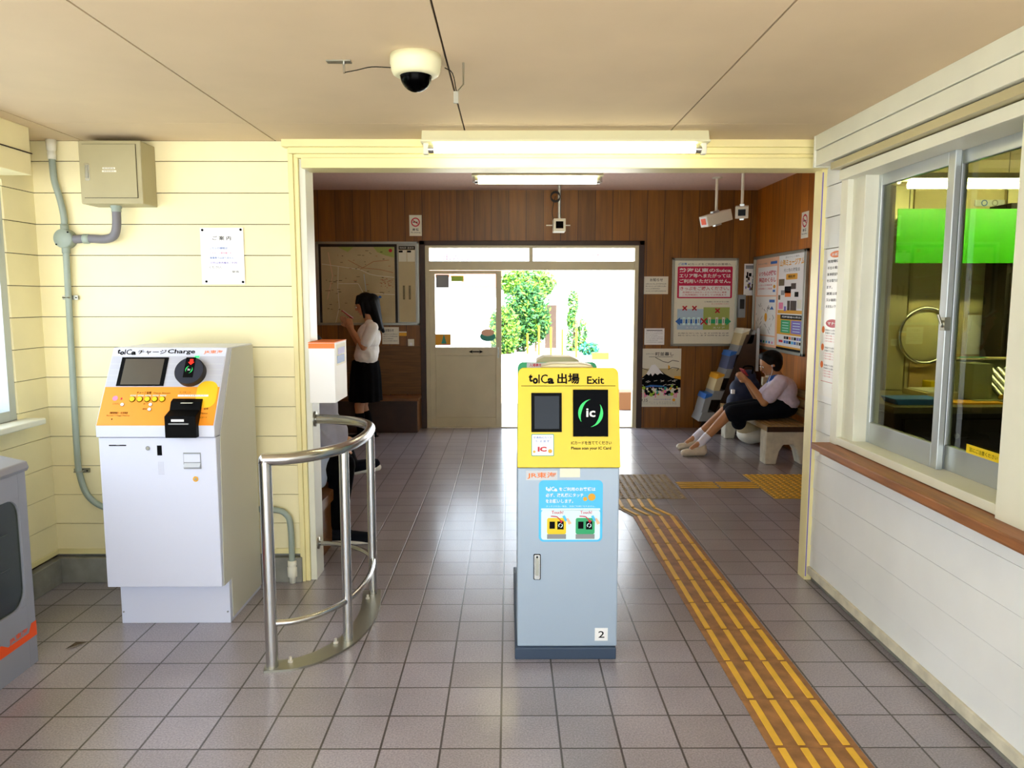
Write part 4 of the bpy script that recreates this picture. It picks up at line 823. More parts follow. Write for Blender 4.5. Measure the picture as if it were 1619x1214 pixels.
# red warning board
def board(name, x0, y0, x1, y1, label, cat, frame_m, pl_y, fn):
    r = rect_f(x0, y0, x1, y1, pl_y); T = thing(name, ((r[0] + r[2]) / 2, pl_y, r[1]), label, cat); pl = FR(pl_y); fw = .028
    b = MB()
    for q in ((r[0], r[1], r[0] + fw, r[3]), (r[2] - fw, r[1], r[2], r[3]), (r[0], r[1], r[2], r[1] + fw), (r[0], r[3] - fw, r[2], r[3])): b.slab(pl, *q, -.002, .02, frame_m)
    b.build('frame', T, .003); fn(T, pl, (r[0] + fw, r[1] + fw, r[2] - fw, r[3] - fw)); return T
def redboard(T, pl, r):
    b = MB(); b.slab(pl, *r, -.002, .005, 'paper'); q = PL(pl.p(r[0], r[1], .005), (1, 0, 0), (0, 0, 1)); w_, h = r[2] - r[0], r[3] - r[1]
    b.rr(q, w_ * .05, h * .55, w_ * .95, h * .93, w_ * .02, 'magenta', .001)
    for k, s_ in enumerate(('熱海以東のSuica', 'エリア等へまたがっては', 'ご利用いただけません。')): b.txt(q, s_, w_ * .08, h * (.86 - .065 * k), w_ * .92, h * (.91 - .065 * k), 'white', .0018, .02)
    b.rect(q, w_ * .08, h * .565, w_ * .92, h * .70, 'white', .0018); b.txt(q, 'きっぷをご購入ください。', w_ * .1, h * .645, w_ * .9, h * .69, 'magenta', .0024, .01); b.txt(q, '熱海駅からのICカードエリア外のご乗車', w_ * .14, h * .61, w_ * .86, h * .632, 'red', .0024); b.txt(q, 'ご利用範囲につきましては係員まで', w_ * .14, h * .58, w_ * .86, h * .602, 'red', .0024)
    b.txt(q, 'ご注意', w_ * .06, h * .945, w_ * .2, h * .975, 'blue', .001, .02); b.txt(q, 'ICカードをご利用のお客様へ', w_ * .22, h * .945, w_ * .92, h * .97, 'black', .001)
    b.rect(q, w_ * .06, h * .17, w_ * .49, h * .42, 'paleblue', .001); b.rect(q, w_ * .49, h * .17, w_ * .92, h * .44, 'lime_pale', .001)
    b.poly(q, [(w_ * .03, h * .27), (w_ * .11, h * .22), (w_ * .11, h * .245), (w_ * .45, h * .245), (w_ * .45, h * .295), (w_ * .11, h * .295), (w_ * .11, h * .32)], 'blue', .0016)
    b.poly(q, [(w_ * .95, h * .27), (w_ * .87, h * .32), (w_ * .87, h * .295), (w_ * .53, h * .295), (w_ * .53, h * .245), (w_ * .87, h * .245), (w_ * .87, h * .22)], 'green', .0016)
    for k, x_ in enumerate((.15, .23, .31, .39, .57, .69, .80)): b.rect(q, w_ * x_, h * .225, w_ * (x_ + .045), h * .32, 'palecyan' if k < 4 else 'offwhite', .0022); b.rect(q, w_ * (x_ + .015), h * .25, w_ * (x_ + .03), h * .30, 'grey', .0026)
    for x_, z_, s_ in ((.18, .43, .035), (.34, .43, .035), (.72, .40, .035), (.50, .27, .05)):
        for sg in (1, -1): b.line(q, w_ * (x_ - s_), h * z_ - sg * w_ * s_, w_ * (x_ + s_), h * z_ + sg * w_ * s_, w_ * .022, 'red', .003)
    b.txt(q, 'エリア', w_ * .2, h * .185, w_ * .4, h * .205, 'white', .0022, .01); b.txt(q, 'エリア', w_ * .65, h * .185, w_ * .85, h * .205, 'white', .0022, .01)
    b.txt(q, 'ご利用いただけない例', w_ * .5, h * .50, w_ * .9, h * .515, 'black', .001); b.txt(q, 'きっぷをお求めください', w_ * .62, h * .475, w_ * .9, h * .49, 'red', .001); lines(b, q, w_, h, 2, 'black', .135, .08); b.build('sheet', T, label='printed sheet with red warning block')
board('warning_board', 1063, 408, 1163, 547, 'framed board with large red ticket area warning on the far wall', 'notice board', 'alu', FY, redboard)
def mapboard(T, pl, r):
    w_, h = r[2] - r[0], r[3] - r[1]; q = PL(pl.p(r[0], r[1], 0), (1, 0, 0), (0, 0, 1))
    b = MB(); b.slab(q, 0, 0, w_ * .80, h, -.002, .004, 'office_dark'); b.slab(q, w_ * .80, 0, w_, h, -.002, .004, 'steel_dull'); b.build('backing', T)
    b = MB(); b.slab(q, w_ * .025, 0, w_ * .775, h * .965, .004, .006, 'paper_map')
    R = random.Random(11); m0 = .0066
    b.poly(q, [(w_ * .56, h * .965), (w_ * .77, h * .965), (w_ * .77, h * .83), (w_ * .68, h * .86), (w_ * .6, h * .9)][::-1], 'lime_pale', m0); b.poly(q, [(w_ * .2, h * .965), (w_ * .36, h * .965), (w_ * .3, h * .9)][::-1], 'lime_pale', m0)
    for pts, m in (([(.03, .75), (.2, .72), (.42, .68), (.52, .62), (.6, .6), (.77, .58)], 'offwhite'), ([(.2, .72), (.19, .45), (.2, .2), (.16, 0)], 'offwhite'), ([(.2, .5), (.4, .5), (.45, .38), (.77, .36)], 'offwhite'), ([(.42, .68), (.56, .78), (.72, .8)], 'red_pale'), ([(.3, .8), (.45, .7), (.62, .68), (.76, .64)], 'red_pale'), ([(.46, .62), (.48, .4)], 'paleblue'), ([(.1, .9), (.14, .6), (.08, .3)], 'peach')):
        for a, c in zip(pts, pts[1:]): b.line(q, w_ * a[0], h * a[1], w_ * c[0], h * c[1], .006, m, m0 + .0004)
    for k in range(60): x = R.uniform(.05, .72); z = R.uniform(.05, .92); b.rect(q, w_ * x, h * z, w_ * x + R.uniform(.01, .04), h * z + .006, R.choice(['black', 'brown_map', 'brown_map', 'red_pale']), m0 + .0008)
    for k in range(30): x = R.uniform(.62, .75); z = R.uniform(.44, .56); b.rect(q, w_ * x, h * z, w_ * x + .012, h * z + .008, 'red_pale', m0 + .0008)
    b.disk(q, w_ * .735, h * .92, .02, 'red', m0 + .001); b.poly(q, [(w_ * .6, h * .33), (w_ * .62, h * .35), (w_ * .64, h * .33), (w_ * .62, h * .31)], 'blue', m0 + .001); b.build('area_map', T, label='faded area map sheet')
    b = MB(); b.slab(q, w_ * .815, .01, w_ * .985, h * .93, .004, .006, 'office_tan'); b.rect(q, w_ * .82, h * .93, w_ * .985, h * .975, 'black', .0066); b.txt(q, '時刻表 運賃表', w_ * .83, h * .94, w_ * .975, h * .965, 'offwhite', .007)
    for x_ in (.82, .905): b.rect(q, w_ * x_, h * .78, w_ * (x_ + .078), h * .925, 'offwhite', .007); b.rect(q, w_ * x_, h * .895, w_ * (x_ + .04), h * .92, 'black', .0074)
    for x_ in (.855, .915):
        for k in range(12): b.rect(q, w_ * x_, h * (.30 + .015 * k), w_ * (x_ + .022), h * (.30 + .015 * k) + .008, 'black', .0072)
    b.build('timetable_panel', T)
    g = MB(); g.box(r[0], FY - .018, r[1], r[2], FY - .016, r[3], 'glass'); g.build('pane', T)
board('map_board', 499, 382, 664, 514, 'large glazed board with a faded area map on the dark wall behind the standing woman', 'map board', 'alu', FY, mapboard)
# right wall boards
def side_rect(x0, x1, ztop, zbot): return -x0, zbot, -x1, ztop
T = thing('poster_board', (2.8, 7.8, .9), 'silver framed double poster board on the right panelled wall above the seated boy', 'poster board')
py0, py1, pz0, pz1 = 7.14, 8.67, .945, 1.955; ps = SD(2.80)
b = MB()
for q in ((-py1, pz0, -py1 + .03, pz1), (-py0 - .05, pz0, -py0, pz1), (-py1, pz0, -py0, pz0 + .03), (-py1, pz1 - .03, -py0, pz1)): b.slab(ps, *q, -.002, .03, 'alu')
b.build('frame', T, .003)
def px_side(px, py): q = aX(px, py, 2.79); return -q.y, q.z
ym = -aX(1229, 480, 2.79).y
q = PL(ps.p(-py1 + .03, pz0 + .03, .006), (0, -1, 0), (0, 0, 1)); w1 = ym + py1 - .03; h1 = pz1 - pz0 - .06
b = MB(); b.slab(q, 0, 0, w1, h1, -.008, 0, 'peach'); b.rect(q, w1 * .1, h1 * .58, w1 * .93, h1 * .9, 'white', .001); b.rect(q, w1 * .04, h1 * .13, w1 * .93, h1 * .565, 'paper_white', .001); b.rect(q, w1 * .04, h1 * .03, w1 * .93, h1 * .115, 'paper_white', .001)
b.txt(q, 'いつも心が弾む', w1 * .15, h1 * .80, w1 * .9, h1 * .855, 'magenta', .0016, .03); b.txt(q, '海辺のくらし', w1 * .15, h1 * .725, w1 * .9, h1 * .78, 'red', .0016, .03); b.txt(q, 'いきいき相談室', w1 * .15, h1 * .685, w1 * .75, h1 * .705, 'red', .0016); b.txt(q, 'お気軽にご相談', w1 * .15, h1 * .645, w1 * .75, h1 * .665, 'red', .0016)
b.txt(q, 'みなとの催し', w1 * .1, h1 * .93, w1 * .55, h1 * .95, 'grey', .001); b.rect(q, w1 * .65, h1 * .925, w1 * .92, h1 * .955, 'blue', .001); b.rect(q, w1 * .78, h1 * .615, w1 * .88, h1 * .64, 'blue', .0016); b.disk(q, w1 * .84, h1 * .675, w1 * .05, 'gold', .0016, rb=h1 * .02)
b.rect(q, w1 * .65, h1 * .50, w1 * .88, h1 * .53, 'blue', .0016); b.poly(q, [(w1 * .68, h1 * .42), (w1 * .85, h1 * .42), (w1 * .77, h1 * .46)], 'blue', .0016); b.disk(q, w1 * .52, h1 * .33, w1 * .06, 'gold', .0016, rb=h1 * .05)
R = random.Random(5)
for k in range(26): a0 = R.uniform(.1, .85) * w1; z0 = R.uniform(.18, .46) * h1; b.line(q, a0, z0, a0 + R.uniform(-.06, .06), z0 + R.uniform(-.05, .05), .006, 'black', .0018)
for k in range(7): b.rect(q, w1 * (.08 + .12 * k), h1 * .04, w1 * (.14 + .12 * k), h1 * .065, ['blue', 'cyan', 'blue', 'green', 'cyan', 'blue', 'pink'][k], .0016)
b.build('poster', T, label='peach poster with red headline and line drawing')
q2 = PL(ps.p(ym, pz0 + .03, .006), (0, -1, 0), (0, 0, 1)); w2 = -py0 - .05 - ym
b = MB(); b.slab(q2, 0, 0, w2, h1, -.008, 0, 'gold'); b.rect(q2, 0, h1 * .37, w2, h1, 'paper_white', .001); b.rect(q2, w2 * .02, h1 * .04, w2, h1 * .16, 'paper_white', .001)
b.txt(q2, '山海ミュージアム', w2 * .04, h1 * .885, w2 * .94, h1 * .955, 'gold', .0016, .03); b.txt(q2, '光と色の展覧会', w2 * .2, h1 * .82, w2 * .8, h1 * .86, 'grey', .0016, .01); b.txt(q2, '夏のイベント案内', w2 * .25, h1 * .965, w2 * .75, h1 * .985, 'grey', .0016)
b.rr(q2, w2 * .3, h1 * .74, w2 * .72, h1 * .80, .01, 'gold', .0018); b.txt(q2, '特別展', w2 * .38, h1 * .755, w2 * .64, h1 * .785, 'black', .0024, .01)
for x0, z0, x1, z1, m in ((.02, .68, .24, .75, 'brown_map'), (.5, .64, .68, .70, 'brownwood_dark'), (.26, .60, .5, .67, 'black'), (.28, .56, .5, .62, 'jrorange'), (.12, .58, .26, .63, 'grey'), (.64, .56, .78, .61, 'black'), (.02, .53, .10, .58, 'brown_map'), (.38, .42, .48, .52, 'brownwood_dark'), (.5, .42, .72, .52, 'brownwood_dark'), (.05, .43, .22, .5, 'pink'), (.26, .41, .34, .46, 'purple'), (.74, .44, .9, .53, 'offwhite')): b.rect(q2, w2 * x0, h1 * z0, w2 * x1, h1 * z1, m, .0018)
b.rect(q2, w2 * .02, h1 * .385, w2 * .98, h1 * .42, 'gold', .0016); b.rect(q2, w2 * .14, h1 * .325, w2 * .96, h1 * .372, 'black', .0018); b.txt(q2, '同時開催の展示', w2 * .2, h1 * .337, w2 * .9, h1 * .36, 'white', .0024, .01)
b.rect(q2, w2 * .16, h1 * .18, w2 * .52, h1 * .315, 'green', .0018); b.rect(q2, w2 * .56, h1 * .18, w2 * .95, h1 * .315, 'purple', .0018)
for k in range(4): b.rect(q2, w2 * .22, h1 * (.20 + .028 * k), w2 * .46, h1 * (.206 + .028 * k), 'palecyan', .0024); b.rect(q2, w2 * .62, h1 * (.20 + .028 * k), w2 * .88, h1 * (.206 + .028 * k), 'palecyan', .0024)
for k in range(7): b.rect(q2, w2 * (.3 + .095 * k), h1 * .115, w2 * (.38 + .095 * k), h1 * .145, ['brownwood_dark', 'black', 'jrorange', 'grey', 'black', 'purple', 'blue'][k], .0018); b.rect(q2, w2 * (.3 + .095 * k), h1 * .07, w2 * (.38 + .095 * k), h1 * .10, ['blue', 'blue', 'black', 'cyan', 'blue', 'grey', 'black'][k], .0018)
b.rr(q2, w2 * .1, h1 * .075, w2 * .26, h1 * .10, .01, 'red', .0018); b.rect(q2, 0, 0, w2, h1 * .022, 'black', .0018); b.build('poster', T, label='yellow and white exhibition poster with small pictures')
def sidepaper(name, y0, y1, z0, z1, label, cat, fn, m='paper', X=2.80):
    pl = SD(X); b = MB(); b.slab(pl, -y1, z0, -y0, z1, -.002, .003, m); q = PL(pl.p(-y1, z0, .003), (0, -1, 0), (0, 0, 1)); fn(b, q, y1 - y0, z1 - z0); return b.build(name, label=label, cat=cat)
a = aX(1254, 338, 2.8); c = aX(1264, 379, 2.8)
sidepaper('no_smoking_sign', 7.19, 7.36, aX(1259, 379, 2.8).z, aX(1259, 339, 2.8).z, 'small no smoking sign on the right panelled wall above the poster board', 'sign', nosmoke)
def leaf(b, q, w_, h):
    b.rect(q, w_ * .1, h * .84, w_ * .9, h * .95, 'grey', .001)
    R = random.Random(8)
    for k in range(14): x = R.uniform(.05, .7); z = R.uniform(.08, .65); b.rect(q, w_ * x, h * z, w_ * (x + R.uniform(.1, .25)), h * (z + R.uniform(.05, .14)), R.choice(['black', 'brownwood_dark', 'grey', 'purple', 'brown_map']), .001 + k * 2e-4)
b = MB(); r = rect_f(1177, 417, 1195, 467, FY - .10)
pf = FR(FY - .004); rr_ = rect_f(1177, 417, 1195, 467, FY); b.slab(pf, *rr_, -.004, .003, 'paper_white'); leaf(b, PL(pf.p(rr_[0], rr_[1], .003), (1, 0, 0), (0, 0, 1)), rr_[2] - rr_[0], rr_[3] - rr_[1]); b.build('flyer', label='white flyer with dark pictures in the corner left of the poster board', cat='flyer')
b = MB(); r = rect_f(1166, 466, 1176, 502, FY); b.slab(F8, *r, -.002, .05, 'grey'); b.slab(F8, r[0] + .015, r[1] + .1, r[2] - .015, r[3] - .05, .05, .055, 'office_dark'); b.build('meter_box', label='small grey wall box between warning board and corner', cat='wall box', bevel=.004)
# vertical text notice on office wall strip
def vnotice(b, q, w_, h):
    b.disk(q, w_ * .65, h * .96, w_ * .34, 'jrorange', .001, rb=h * .022); b.txt(q, 'お願い', w_ * .42, h * .95, w_ * .9, h * .968, 'white', .0016, .02)
    for k, s_ in enumerate(('夜間等係員', '不在の場合は', '乗車駅証明書', 'をお取り願い', 'ます。', '運賃は車内', '又は着駅にて', 'お支払い下さい')): b.txt(q, s_, w_ * .2, h * (.905 - .043 * k), w_ * (.95 if k != 4 else .5), h * (.925 - .043 * k), 'black', .001, .01)
    b.disk(q, w_ * .6, h * .50, w_ * .36, 'red', .001, rb=h * .028); b.txt(q, 'マナー', w_ * .34, h * .49, w_ * .88, h * .51, 'white', .0016, .02)
    for j in range(3):
        z = h * (.455 - .12 * j); b.disk(q, w_ * .12, z, w_ * .08, 'jrorange', .001, 12)
        for k in range(2): b.txt(q, '駅構内では禁煙です', w_ * .24, z - h * .02 * k - h * .008, w_ * .95, z - h * .02 * k + h * .005, 'black', .001)
        for k in range(3): b.txt(q, 'ご協力お願いします', w_ * .2, z - h * (.045 + .018 * k), w_ * .92, z - h * (.045 + .018 * k) + h * .01, 'red', .001)
    b.rect(q, w_ * .1, h * .10, w_ * .8, h * .103, 'red', .001); b.txt(q, '5', w_ * .72, h * .065, w_ * .86, h * .09, 'red', .001)
sidepaper('wall_notice', 3.655, 3.875, 1.0, 1.735, 'tall narrow white notice with orange and red headings on boards left of the office window', 'notice', vnotice, 'paper_white', RX)

# ------------------------------------------------------------------ cameras in the waiting room
T = thing('security_camera', (.52, 8.3, 2.3), 'small boxy security camera hanging by a bracket above the far doorway', 'security camera')
cp = aY(884, 357, 8.35)
b = MB(); b.tube([(cp.x, 8.35, cp.z + .07), (cp.x, 8.35, CZ2)], .016, 'alu_white', 10); b.build('bracket_pole', T)
b = MB(); b.box(cp.x - .065, 8.26, cp.z - .065, cp.x + .065, 8.48, cp.z + .07, 'offwhite'); hb = b.build('camera_housing', T, .006)
b = MB(); b.slab(FR(8.26), cp.x - .04, cp.z - .035, cp.x + .04, cp.z + .04, 0, .002, 'black_gloss'); b.build('camera_window', hb)
b = MB(); ct = aY(878, 310, 8.35)
for k in range(4): b.tube([(ct.x + .05 * math.cos(t), 8.33, ct.z + .05 * math.sin(t) - k * .006) for t in [i / 12 * 2 * math.pi for i in range(13)]], .005, 'office_dark', 6)
b.tube([(ct.x, 8.35, ct.z), (ct.x - .03, 8.36, cp.z + .18), (cp.x - .07, 8.36, cp.z + .10), (cp.x - .05, 8.36, cp.z + .05)], .004, 'office_dark', 6, curve=5); b.build('cable_coil', T)
b = MB(); b.box(cp.x - .14, 8.34, cp.z + .0, cp.x + .12, 8.36, cp.z + .01, 'offwhite'); b.build('cross_bracket', T)
def cctv(px, py, Y, ang, tilt, label, fm, lensm, L=.26):
    c = aY(px, py, Y); T = thing('security_camera', c, label, 'security camera')
    b = MB(); b.tube([(c.x, Y, c.z + .06), (c.x, Y, CZ2)], .014, 'offwhite', 10); b.lathe((c.x, Y, CZ2), (0, 0, -1), [(.05, 0), (.05, .01), (.014, .014)], 'offwhite', 16); b.build('bracket_pole', T)
    d = V((math.sin(ang), -math.cos(ang), -math.sin(tilt))).normalized(); s_ = d.cross(V((0, 0, 1))).normalized(); u = s_.cross(d)
    def bx(mb, l0, l1, hs, hu, m):
        vs = [c + d * l + s_ * a + u * e for l in (l0, l1) for a, e in ((-hs, -hu), (hs, -hu), (hs, hu), (-hs, hu))]
        mb.add(vs, [(0, 1, 2, 3), (7, 6, 5, 4), (0, 4, 5, 1), (1, 5, 6, 2), (2, 6, 7, 3), (3, 7, 4, 0)], m)
    b = MB(); bx(b, -L / 2, L / 2, .06, .055, 'offwhite'); h_ = b.build('camera_housing', T, .004)
    b = MB(); bx(b, L / 2, L / 2 + .003, .052, .047, fm); b.build('face_plate', h_)
    b = MB(); bx(b, L / 2 + .003, L / 2 + .006, .034, .03, lensm); b.build('camera_window', h_)
    b = MB(); bx(b, -.04, .04, .02, .075, 'alu_white'); b.build('mount', T)
cctv(1132, 345, 7.8, -1.12, .28, 'long camera with white and orange front facing left, left of the pair', 'white', 'jrorange_red', .32)
cctv(1173, 335, 7.4, -.30, .15, 'cream box camera facing forward, right of the pair under the ceiling', 'offwhite', 'black_gloss', .26)

# ------------------------------------------------------------------ benches
T = thing('bench', (2.55, 7.4, 0), 'low slatted wooden bench on white concrete legs along the right wall', 'bench')
by0, by1, bx0, bx1, sz = 6.70, 8.22, 2.315, 2.72, .355
for k in range(7):
    b = MB(); x_ = bx0 + .0 + k * .0585; b.box(x_, by0, sz - .05, x_ + .044, by1, sz, 'slat_wood'); b.build('seat_slat', T, .004)
b = MB(); b.box(bx0 - .002, by0 - .012, sz - .052, bx1 + .0, by0, sz - .006, 'brownwood_dark'); b.build('end_board', T, .002)
for k in range(3):
    b = MB(); z_ = .43 + .085 * k; x_ = 2.735 + .012 * k; b.box(x_, by0, z_ - .035, x_ + .02, by1, z_ + .035, 'slat_wood'); b.build('back_slat', T, .003)
for y_ in (by0 + .02, by1 - .22):
    b = MB(); pts = [(bx0 + .0, 0), (bx0 + .10, 0), (bx0 + .125, .12), (bx0 + .16, .18), (bx0 + .25, .18), (bx0 + .29, .12), (bx0 + .32, 0), (bx0 + .44, 0), (bx0 + .44, .305), (bx0 + .0, .305)]
    b.prism([(x, y_, z) for x, z in pts], (0, .16, 0), 'concrete_light'); b.build('concrete_leg', T, .01)
    b = MB(); b.box(2.757, y_, .30, 2.798, y_ + .10, .68, 'concrete_light'); b.box(2.70, y_, .57, 2.757, y_ + .06, .66, 'concrete_light'); b.build('back_support', T, .008)
T = thing('bench', (-1.28, 4.6, 0), 'brown wooden box bench just behind the left opening post', 'bench')
b = MB(); b.box(-1.52, 4.10, .285, -1.055, 4.95, .35, 'bench_wood'); b.build('seat', T, .004)
b = MB(); b.box(-1.11, 4.12, 0, -1.075, 4.62, .285, 'bench_wood'); b.box(-1.50, 4.12, 0, -1.11, 4.15, .285, 'bench_wood'); b.box(-1.5, 4.62, 0, -1.11, 4.65, .285, 'bench_wood'); b.build('side_panel', T, .003)
T = thing('bench', (-1.9, 8.5, 0), 'dark wooden box bench along the far wall under the map board', 'bench')
b = MB(); b.box(-2.6, 8.37, .355, -1.0, FY - .02, .385, 'bench_wood'); b.build('seat', T, .004)
b = MB(); b.box(-2.6, 8.385, 0, -1.02, 8.41, .355, 'brownwood_dark'); b.box(-1.04, 8.41, 0, -1.015, FY - .02, .355, 'bench_wood'); b.build('front_panel', T, .003)

# ------------------------------------------------------------------ brochure rack in the corner
T = thing('brochure_rack', (2.45, 8.45, 0), 'leaning metal brochure rack with stepped pockets in the far right corner', 'rack')
b = MB()
for y_ in (8.27, 8.64): b.prism([(2.20, y_, 0), (2.62, y_, 0), (2.74, y_, 1.10), (2.60, y_, 1.10)], (0, .012, 0), 'brownwood_dark')
b.build('side_plate', T)
b = MB(); b.prism([(2.60, 8.27, 1.0), (2.66, 8.27, 1.0), (2.70, 8.27, 1.15), (2.67, 8.27, 1.15)], (0, .38, 0), 'grey'); b.box(2.705, 8.26, .7, 2.735, 8.27, 1.17, 'lightgrey'); b.build('upright', T)
tiers = [(2.10, .16, .28, 'grey', 'blue', 'grey blue'), (2.225, .40, .26, 'office_tan', 'gold', 'grey with yellow top'), (2.36, .64, .27, 'bluegrey', 'blue', 'blue topped'), (2.49, .90, .26, 'office_tan', 'offwhite', 'pale')]
for k, (x_, z_, h_, m, mt, nm) in enumerate(tiers):
    b = MB(); b.prism([(x_, 8.285, z_ - .02), (x_ + .13, 8.285, z_ - .02), (x_ + .18, 8.285, z_ + .08), (x_ + .04, 8.285, z_ + .08)], (0, .34, 0), 'grey'); b.build('pocket', T, .002)
for k, (x_, z_, h_, m, mt, nm) in enumerate(tiers):
    b = MB(); e = .085; b.prism([(x_ + .03, 8.29, z_ + .081), (x_ + .10, 8.29, z_ + .081), (x_ + .10 + e * .6, 8.29, z_ + h_), (x_ + .03 + e * .6, 8.29, z_ + h_)], (0, .31, 0), m)
    b.prism([(x_ + .022 + e * .45, 8.288, z_ + h_ - .05), (x_ + .03 + e * .6, 8.288, z_ + h_ + .004), (x_ + .105 + e * .6, 8.288, z_ + h_ + .004), (x_ + .10 + e * .5, 8.288, z_ + h_ - .02)], (0, .314, 0), mt)
    b.build('brochure_stack', label='stack of brochures, %s, %s tier of the corner rack' % (nm, ['lowest', 'second lowest', 'second highest', 'top'][k]), cat='brochures', group='brochure stacks in the corner rack')
b = MB(); b.ell((2.50, 7.72, .10), (.14, .17, .10), 'offwhite', 18); b.ell((2.46, 7.70, .17), (.12, .13, .08), 'office_tan', 18); b.build('tote_bag', label='crumpled pale cloth bag on the floor under the bench', cat='bag')

# ------------------------------------------------------------------ office behind the window
T = thing('counter_desk', (2.7, 4.0, 0), 'dark wooden office desk seen behind the window glass', 'desk')
b = MB(); b.box(1.86, 3.70, 0, 3.7, 3.74, .93, 'deskfront'); b.box(1.86, 3.74, 0, 1.9, 4.32, .93, 'deskfront'); b.box(3.66, 3.74, 0, 3.7, 4.32, .93, 'deskfront'); b.build('base', T, .003)
b = MB(); b.box(1.88, 3.66, .93, 3.72, 4.335, .965, 'desktop'); b.build('desk_top', T, .004)
for x_ in (1.95, 2.5, 3.05):
    b = MB(); b.box(x_, 3.685, .74, x_ + .5, 3.70, .90, 'deskfront'); dr = b.build('drawer', T, .004)
    b = MB(); b.lathe((x_ + .25, 3.685, .82), (0, -1, 0), [(.006, 0), (.006, .012), (.014, .016), (.012, .024), (0, .025)], 'steel_dull', 14); b.build('knob', dr)
# partition with posts, mirror, papers
T = thing('office_partition', (2.6, 4.38, 0), 'tan office partition with pale posts behind the desk', 'partition')
b = MB(); b.box(2.30, 4.375, .0, 3.7, 4.40, 2.15, 'office_tan'); b.build('panel', T)
b = MB(); b.box(2.32, 4.365, .97, 3.6, 4.375, 1.17, 'slat_end'); b.build('wood_band', T)
for px_ in (1403, 1577):
    a = aY(px_, 500, 4.36).x; b = MB(); b.box(a, 4.34, .965 if px_ > 1500 else .965, a + .10, 4.375, 2.12, 'alu_cream'); b.build('post', T, .003)
b = MB(); r = rect_f(1531, 498, 1575, 592, 4.37); b.box(r[0], 4.368, r[1], r[2], 4.375, r[3], 'paper_white'); b.build('pale_panel', T, label='pale printed panel')
ra = rect_f(1420, 330, 1603, 416, 4.12)
T = thing('green_panel', ((ra[0] + ra[2]) / 2, 4.12, ra[1]), 'bright green translucent panel hanging inside the office behind the window', 'panel')
b = MB(); b.box(ra[0], 4.118, ra[1], ra[2], 4.124, ra[3], 'greenfilm'); b.build('sheet', T)
for x_ in (ra[0] + .06, ra[2] - .06):
    b = MB(); b.tube([(x_, 4.121, ra[3] - .005), (x_, 4.121, CZ)], .002, 'black', 6); b.build('cord', T)
c = aY(1468, 531, 4.30)
T = thing('round_mirror', c, 'round mirror with chrome rim hanging behind the office window', 'mirror')
b = MB(); ri = .150; cen = V((c.x + .0, 4.33, c.z)); b.tube([cen + V((ri * math.cos(t), 0, ri * 1.05 * math.sin(t))) for t in [i / 40 * 2 * math.pi for i in range(41)]], .011, 'chrome', 10); b.build('rim', T)
b = MB(); b.lathe(cen + V((0, .02, 0)), (0, -1, 0), [(ri, 0), (ri * .9, .012), (ri * .6, .024), (ri * .3, .03), (0, .032)], 'cream_and_reflection', 36); b.box(cen.x - .02, 4.345, cen.z - .02, cen.x + .02, 4.376, cen.z + .02, 'steel_dull'); b.build('mirror_face', T)  # matte face, the reflection of the lit office is put into its colour
for px, y0, y1, lb in ((1534, 424, 444, 'narrow cream sheet on the office partition under the green panel'), (1534, 450, 495, 'square cream sheet on the office partition below the narrow one')):
    r = rect_f(px, y0, px + 56, y1, 4.37); b = MB(); b.box(r[0], 4.366, r[1], r[2], 4.375, r[3], 'cream_and_reflection'); b.build('paper_sheet', label=lb, cat='paper')
r = rect_f(1542, 316, 1590, 326, 4.37); b = MB(); b.box(r[0], 4.366, r[1], r[2], 4.375, r[3], 'lightgrey'); b.ring(FR(4.366), r[0] + .05, (r[1] + r[3]) / 2, .012, .018, 'blue', .001); b.ring(FR(4.366), r[0] + .11, (r[1] + r[3]) / 2, .012, .018, 'grey', .001); b.build('paper_sheet', label='small pale sheet with ring drawings above the green panel', cat='paper')
T = thing('steel_cabinet', (3.3, 4.0, .965), 'tall black cabinet at the right side of the office window view', 'cabinet')
a = aY(1594, 500, 4.1).x; b = MB(); b.box(a, 4.14, .965, a + .55, 4.33, 2.0, 'office_dark'); b.build('body', T, .004)
R = random.Random(2)
for k in range(4): b = MB(); b.box(a + .02, 4.132, 1.0 + .22 * k, a + .50, 4.14, 1.19 + .22 * k, 'office_dark2'); b.build('door', T, .002)
# coin rack
rk = rect_f(1538, 572, 1640, 634, 3.85); z0 = .965
T = thing('coin_rack', ((rk[0] + rk[2]) / 2, 3.85, z0), 'grey green coin rack with slanted tubes on the office desk', 'coin rack')
b = MB(); b.box(rk[0], 3.84, z0, rk[0] + .10, 4.06, rk[3] - .01, 'rackbox'); b.box(rk[0], 4.0, z0, rk[2], 4.06, rk[3], 'rackbox'); b.box(rk[0], 3.80, z0, rk[2], 4.0, z0 + .012, 'rackbox'); b.box(rk[0] - .002, 3.98, rk[3], rk[2], 4.06, rk[3] + .01, 'office_tan'); b.box(rk[0] + .02, 3.985, rk[3] + .010, rk[0] + .16, 4.04, rk[3] + .012, 'green'); b.build('housing', T, .003)
for k in range(6):
    x_ = rk[0] + .125 + .037 * k; b = MB(); b.tube([(x_ - .02, 3.98, rk[3] - .045), (x_ + .025, 3.84, z0 + .03)], .013, 'silver', 12); t_ = b.build('coin_tube', T)
    b = MB(); b.lathe((x_ + .025, 3.84, z0 + .028), (.1, -.8, -.5), [(0.0, 0), (.014, 0), (.014, .008), (0, .008)], 'gold', 12); b.build('tube_cap', t_)
q = aY(1410, 634, 3.75); b = MB(); b.prism([(q.x + .02, 3.72, z0), (q.x + .22, 3.72, z0), (q.x + .24, 3.72, z0 + .03), (q.x, 3.72, z0 + .03)], (0, .15, 0), 'blue'); b.build('tray', label='small blue tray on the left end of the office desk', cat='tray', bevel=.003)
